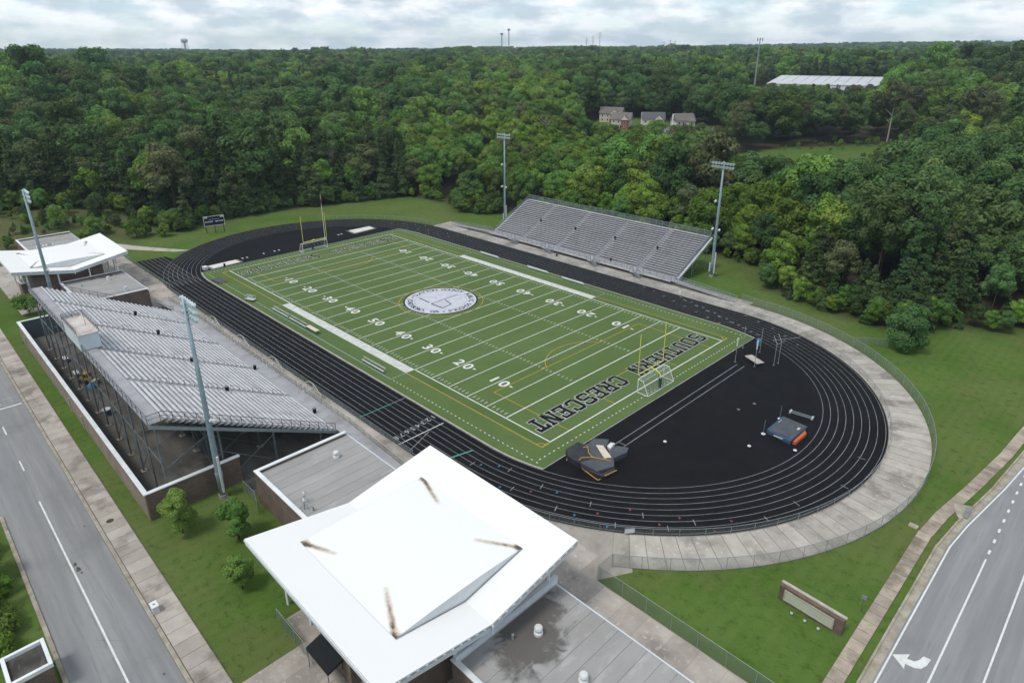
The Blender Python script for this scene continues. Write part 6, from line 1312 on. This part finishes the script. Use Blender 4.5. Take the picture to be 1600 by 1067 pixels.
aS = named('scl', 'FLOAT'); aR = named('rot', 'FLOAT'); aK = named('kind', 'INT'); cx_ = ng.nodes.new('ShaderNodeCombineXYZ'); ng.links.new(aR, cx_.inputs[2])
for k in range(len(KINDS)):
    src = None
    for o in SC.objects:
        if o.type == 'MESH' and o.data == KINDS[k][1]: src = o; break
    if src is None: continue
    cmpn = ng.nodes.new('FunctionNodeCompare'); cmpn.data_type = 'INT'; cmpn.operation = 'EQUAL'; ng.links.new(aK, cmpn.inputs[2]); cmpn.inputs[3].default_value = k
    oi = ng.nodes.new('GeometryNodeObjectInfo'); oi.transform_space = 'ORIGINAL'; oi.inputs['Object'].default_value = src; oi.inputs['As Instance'].default_value = True
    ip = ng.nodes.new('GeometryNodeInstanceOnPoints'); ng.links.new(gi.outputs[0], ip.inputs['Points']); ng.links.new(cmpn.outputs[0], ip.inputs['Selection']); ng.links.new(oi.outputs['Geometry'], ip.inputs['Instance']); ng.links.new(cx_.outputs[0], ip.inputs['Rotation']); ng.links.new(aS, ip.inputs['Scale'])
    ng.links.new(ip.outputs[0], jn.inputs[0])
ng.links.new(jn.outputs[0], go.inputs[0]); md = FO.modifiers.new('forest', 'NODES'); md.node_group = ng
print('TREES', n, 'single', single.sum(), cnt)
# single garden trees
def lone(name, label, x, y, Ht, R, mt, seed, n_, leaf, base=.1, kind_='broad', grp=None):
    t = thing(name, label, 'tree', (x, y, float(H(x, y))), seed, grp); put('crown', crown_mesh('crown', M[mt], seed, kind_, Ht, R, n_, leaf, base), t); put('trunk', trunk_mesh('trunk', M['bark'], Ht, .02*Ht, seed), t); return t
lone('young_tree', 'young round green tree at the corner of the brick wall', 37.4, -68.6, 6.4, 1.85, 'leaf_mid', 31, 15000, .20, .01)
lone('young_tree', 'young green tree at the foot of the near light pole', 42.9, -64.4, 6.2, 1.6, 'leaf_mid', 38, 13000, .20, .01)
lone('young_tree', 'smallest young green tree on the lawn beside the near canopy', 50.6, -67.3, 4.5, 1.3, 'leaf_mid', 33, 9000, .18, .01)
lone('lawn_tree', 'dense dark round tree standing alone on the right lawn', 80.6, 44.8, 9.2, 3.8, 'leaf_dark', 34, 12000, .36, .02)
lone('young_tree', 'small open tree beside the far booth', -56.5, -66.6, 4.6, 2.6, 'leaf_mid', 35, 2200, .36, .25)
lone('roadside_tree', 'dark evergreen at the left edge beside the side road', 30.5, -87.0, 5.5, 2.4, 'leaf_dark', 36, 6500, .28, .05); lone('roadside_tree', 'green evergreen cut by the left edge, nearer the corner', 36.5, -87.6, 4.5, 2.6, 'leaf_mid', 37, 6500, .28, .02)
for i, (x, y, hh_, r_s, mt, w) in enumerate(((25.5,-86.4,3.2,2.0,'leaf_mid','farthest up the road'),(28.0,-88.5,3.4,2.2,'leaf_dark','behind the kerb'),(33.4,-85.9,2.4,1.7,'leaf_bright','leaning over the kerb'),(39.5,-86.4,2.2,2.0,'leaf_mid','just above the utility building'),(42.6,-87.4,2.0,1.9,'leaf_bright','touching the utility building'),(22.5,-87.2,2.6,1.8,'leaf_dark','at the road corner'))):
    lone('hedge_bush', 'green hedge bush at the left edge '+w, x, y, hh_, r_s, mt, 80+i, 4200, .24, .02)
for i, (x, y, s, mt, w) in enumerate(((-108,-43.5,4.4,'leaf_bright','nearest the far path'),(-113.5,-40,5.6,'leaf_mid','just behind the far canopy'),(-121,-47,6.5,'leaf_mid','left of the far canopy tip'),(-128,-46,4.0,'leaf_bright','beside the far light pole top'),(-105.5,-31,6.2,'leaf_bright','left of the scoreboard lawn'),(-117,-33,3.6,'leaf_brown','on the dry slope'),(-134,-41,4.2,'leaf_dark','high on the dry slope'),(-125,-35.5,6.8,'needle','in the middle of the dry slope'),(-140,-49,5.0,'leaf_mid','at the upper left of the dry slope'),(-101.5,-24.5,4.2,'leaf_bright','at the foot of the pines'),(-138,-58,4.6,'leaf_mid','at the far left of the slope'))):
    lone('shrub', 'bushy shrub on the left hillside '+w, x, y, s, s*.46, mt, 50+i, 2600, .34, .02)

# ------------------------------------------------------------------ haze
HZ = MB().box(-5200, 700, -700, 5200, -6, 135).build('haze', None); tag(HZ, 'thin pale summer haze over the wood', kind='stuff')
hm_ = bpy.data.materials.new('haze'); hm_.use_nodes = True; t_ = hm_.node_tree; t_.nodes.clear(); o_ = N(t_, 'ShaderNodeOutputMaterial'); v_ = N(t_, 'ShaderNodeVolumePrincipled')
v_.inputs['Color'].default_value = (0.72, 0.87, 1.0, 1); v_.inputs['Density'].default_value = 0.00011; v_.inputs['Anisotropy'].default_value = 0.2; t_.links.new(v_.outputs[0], o_.inputs['Volume'])
HZ.data.materials.append(hm_)
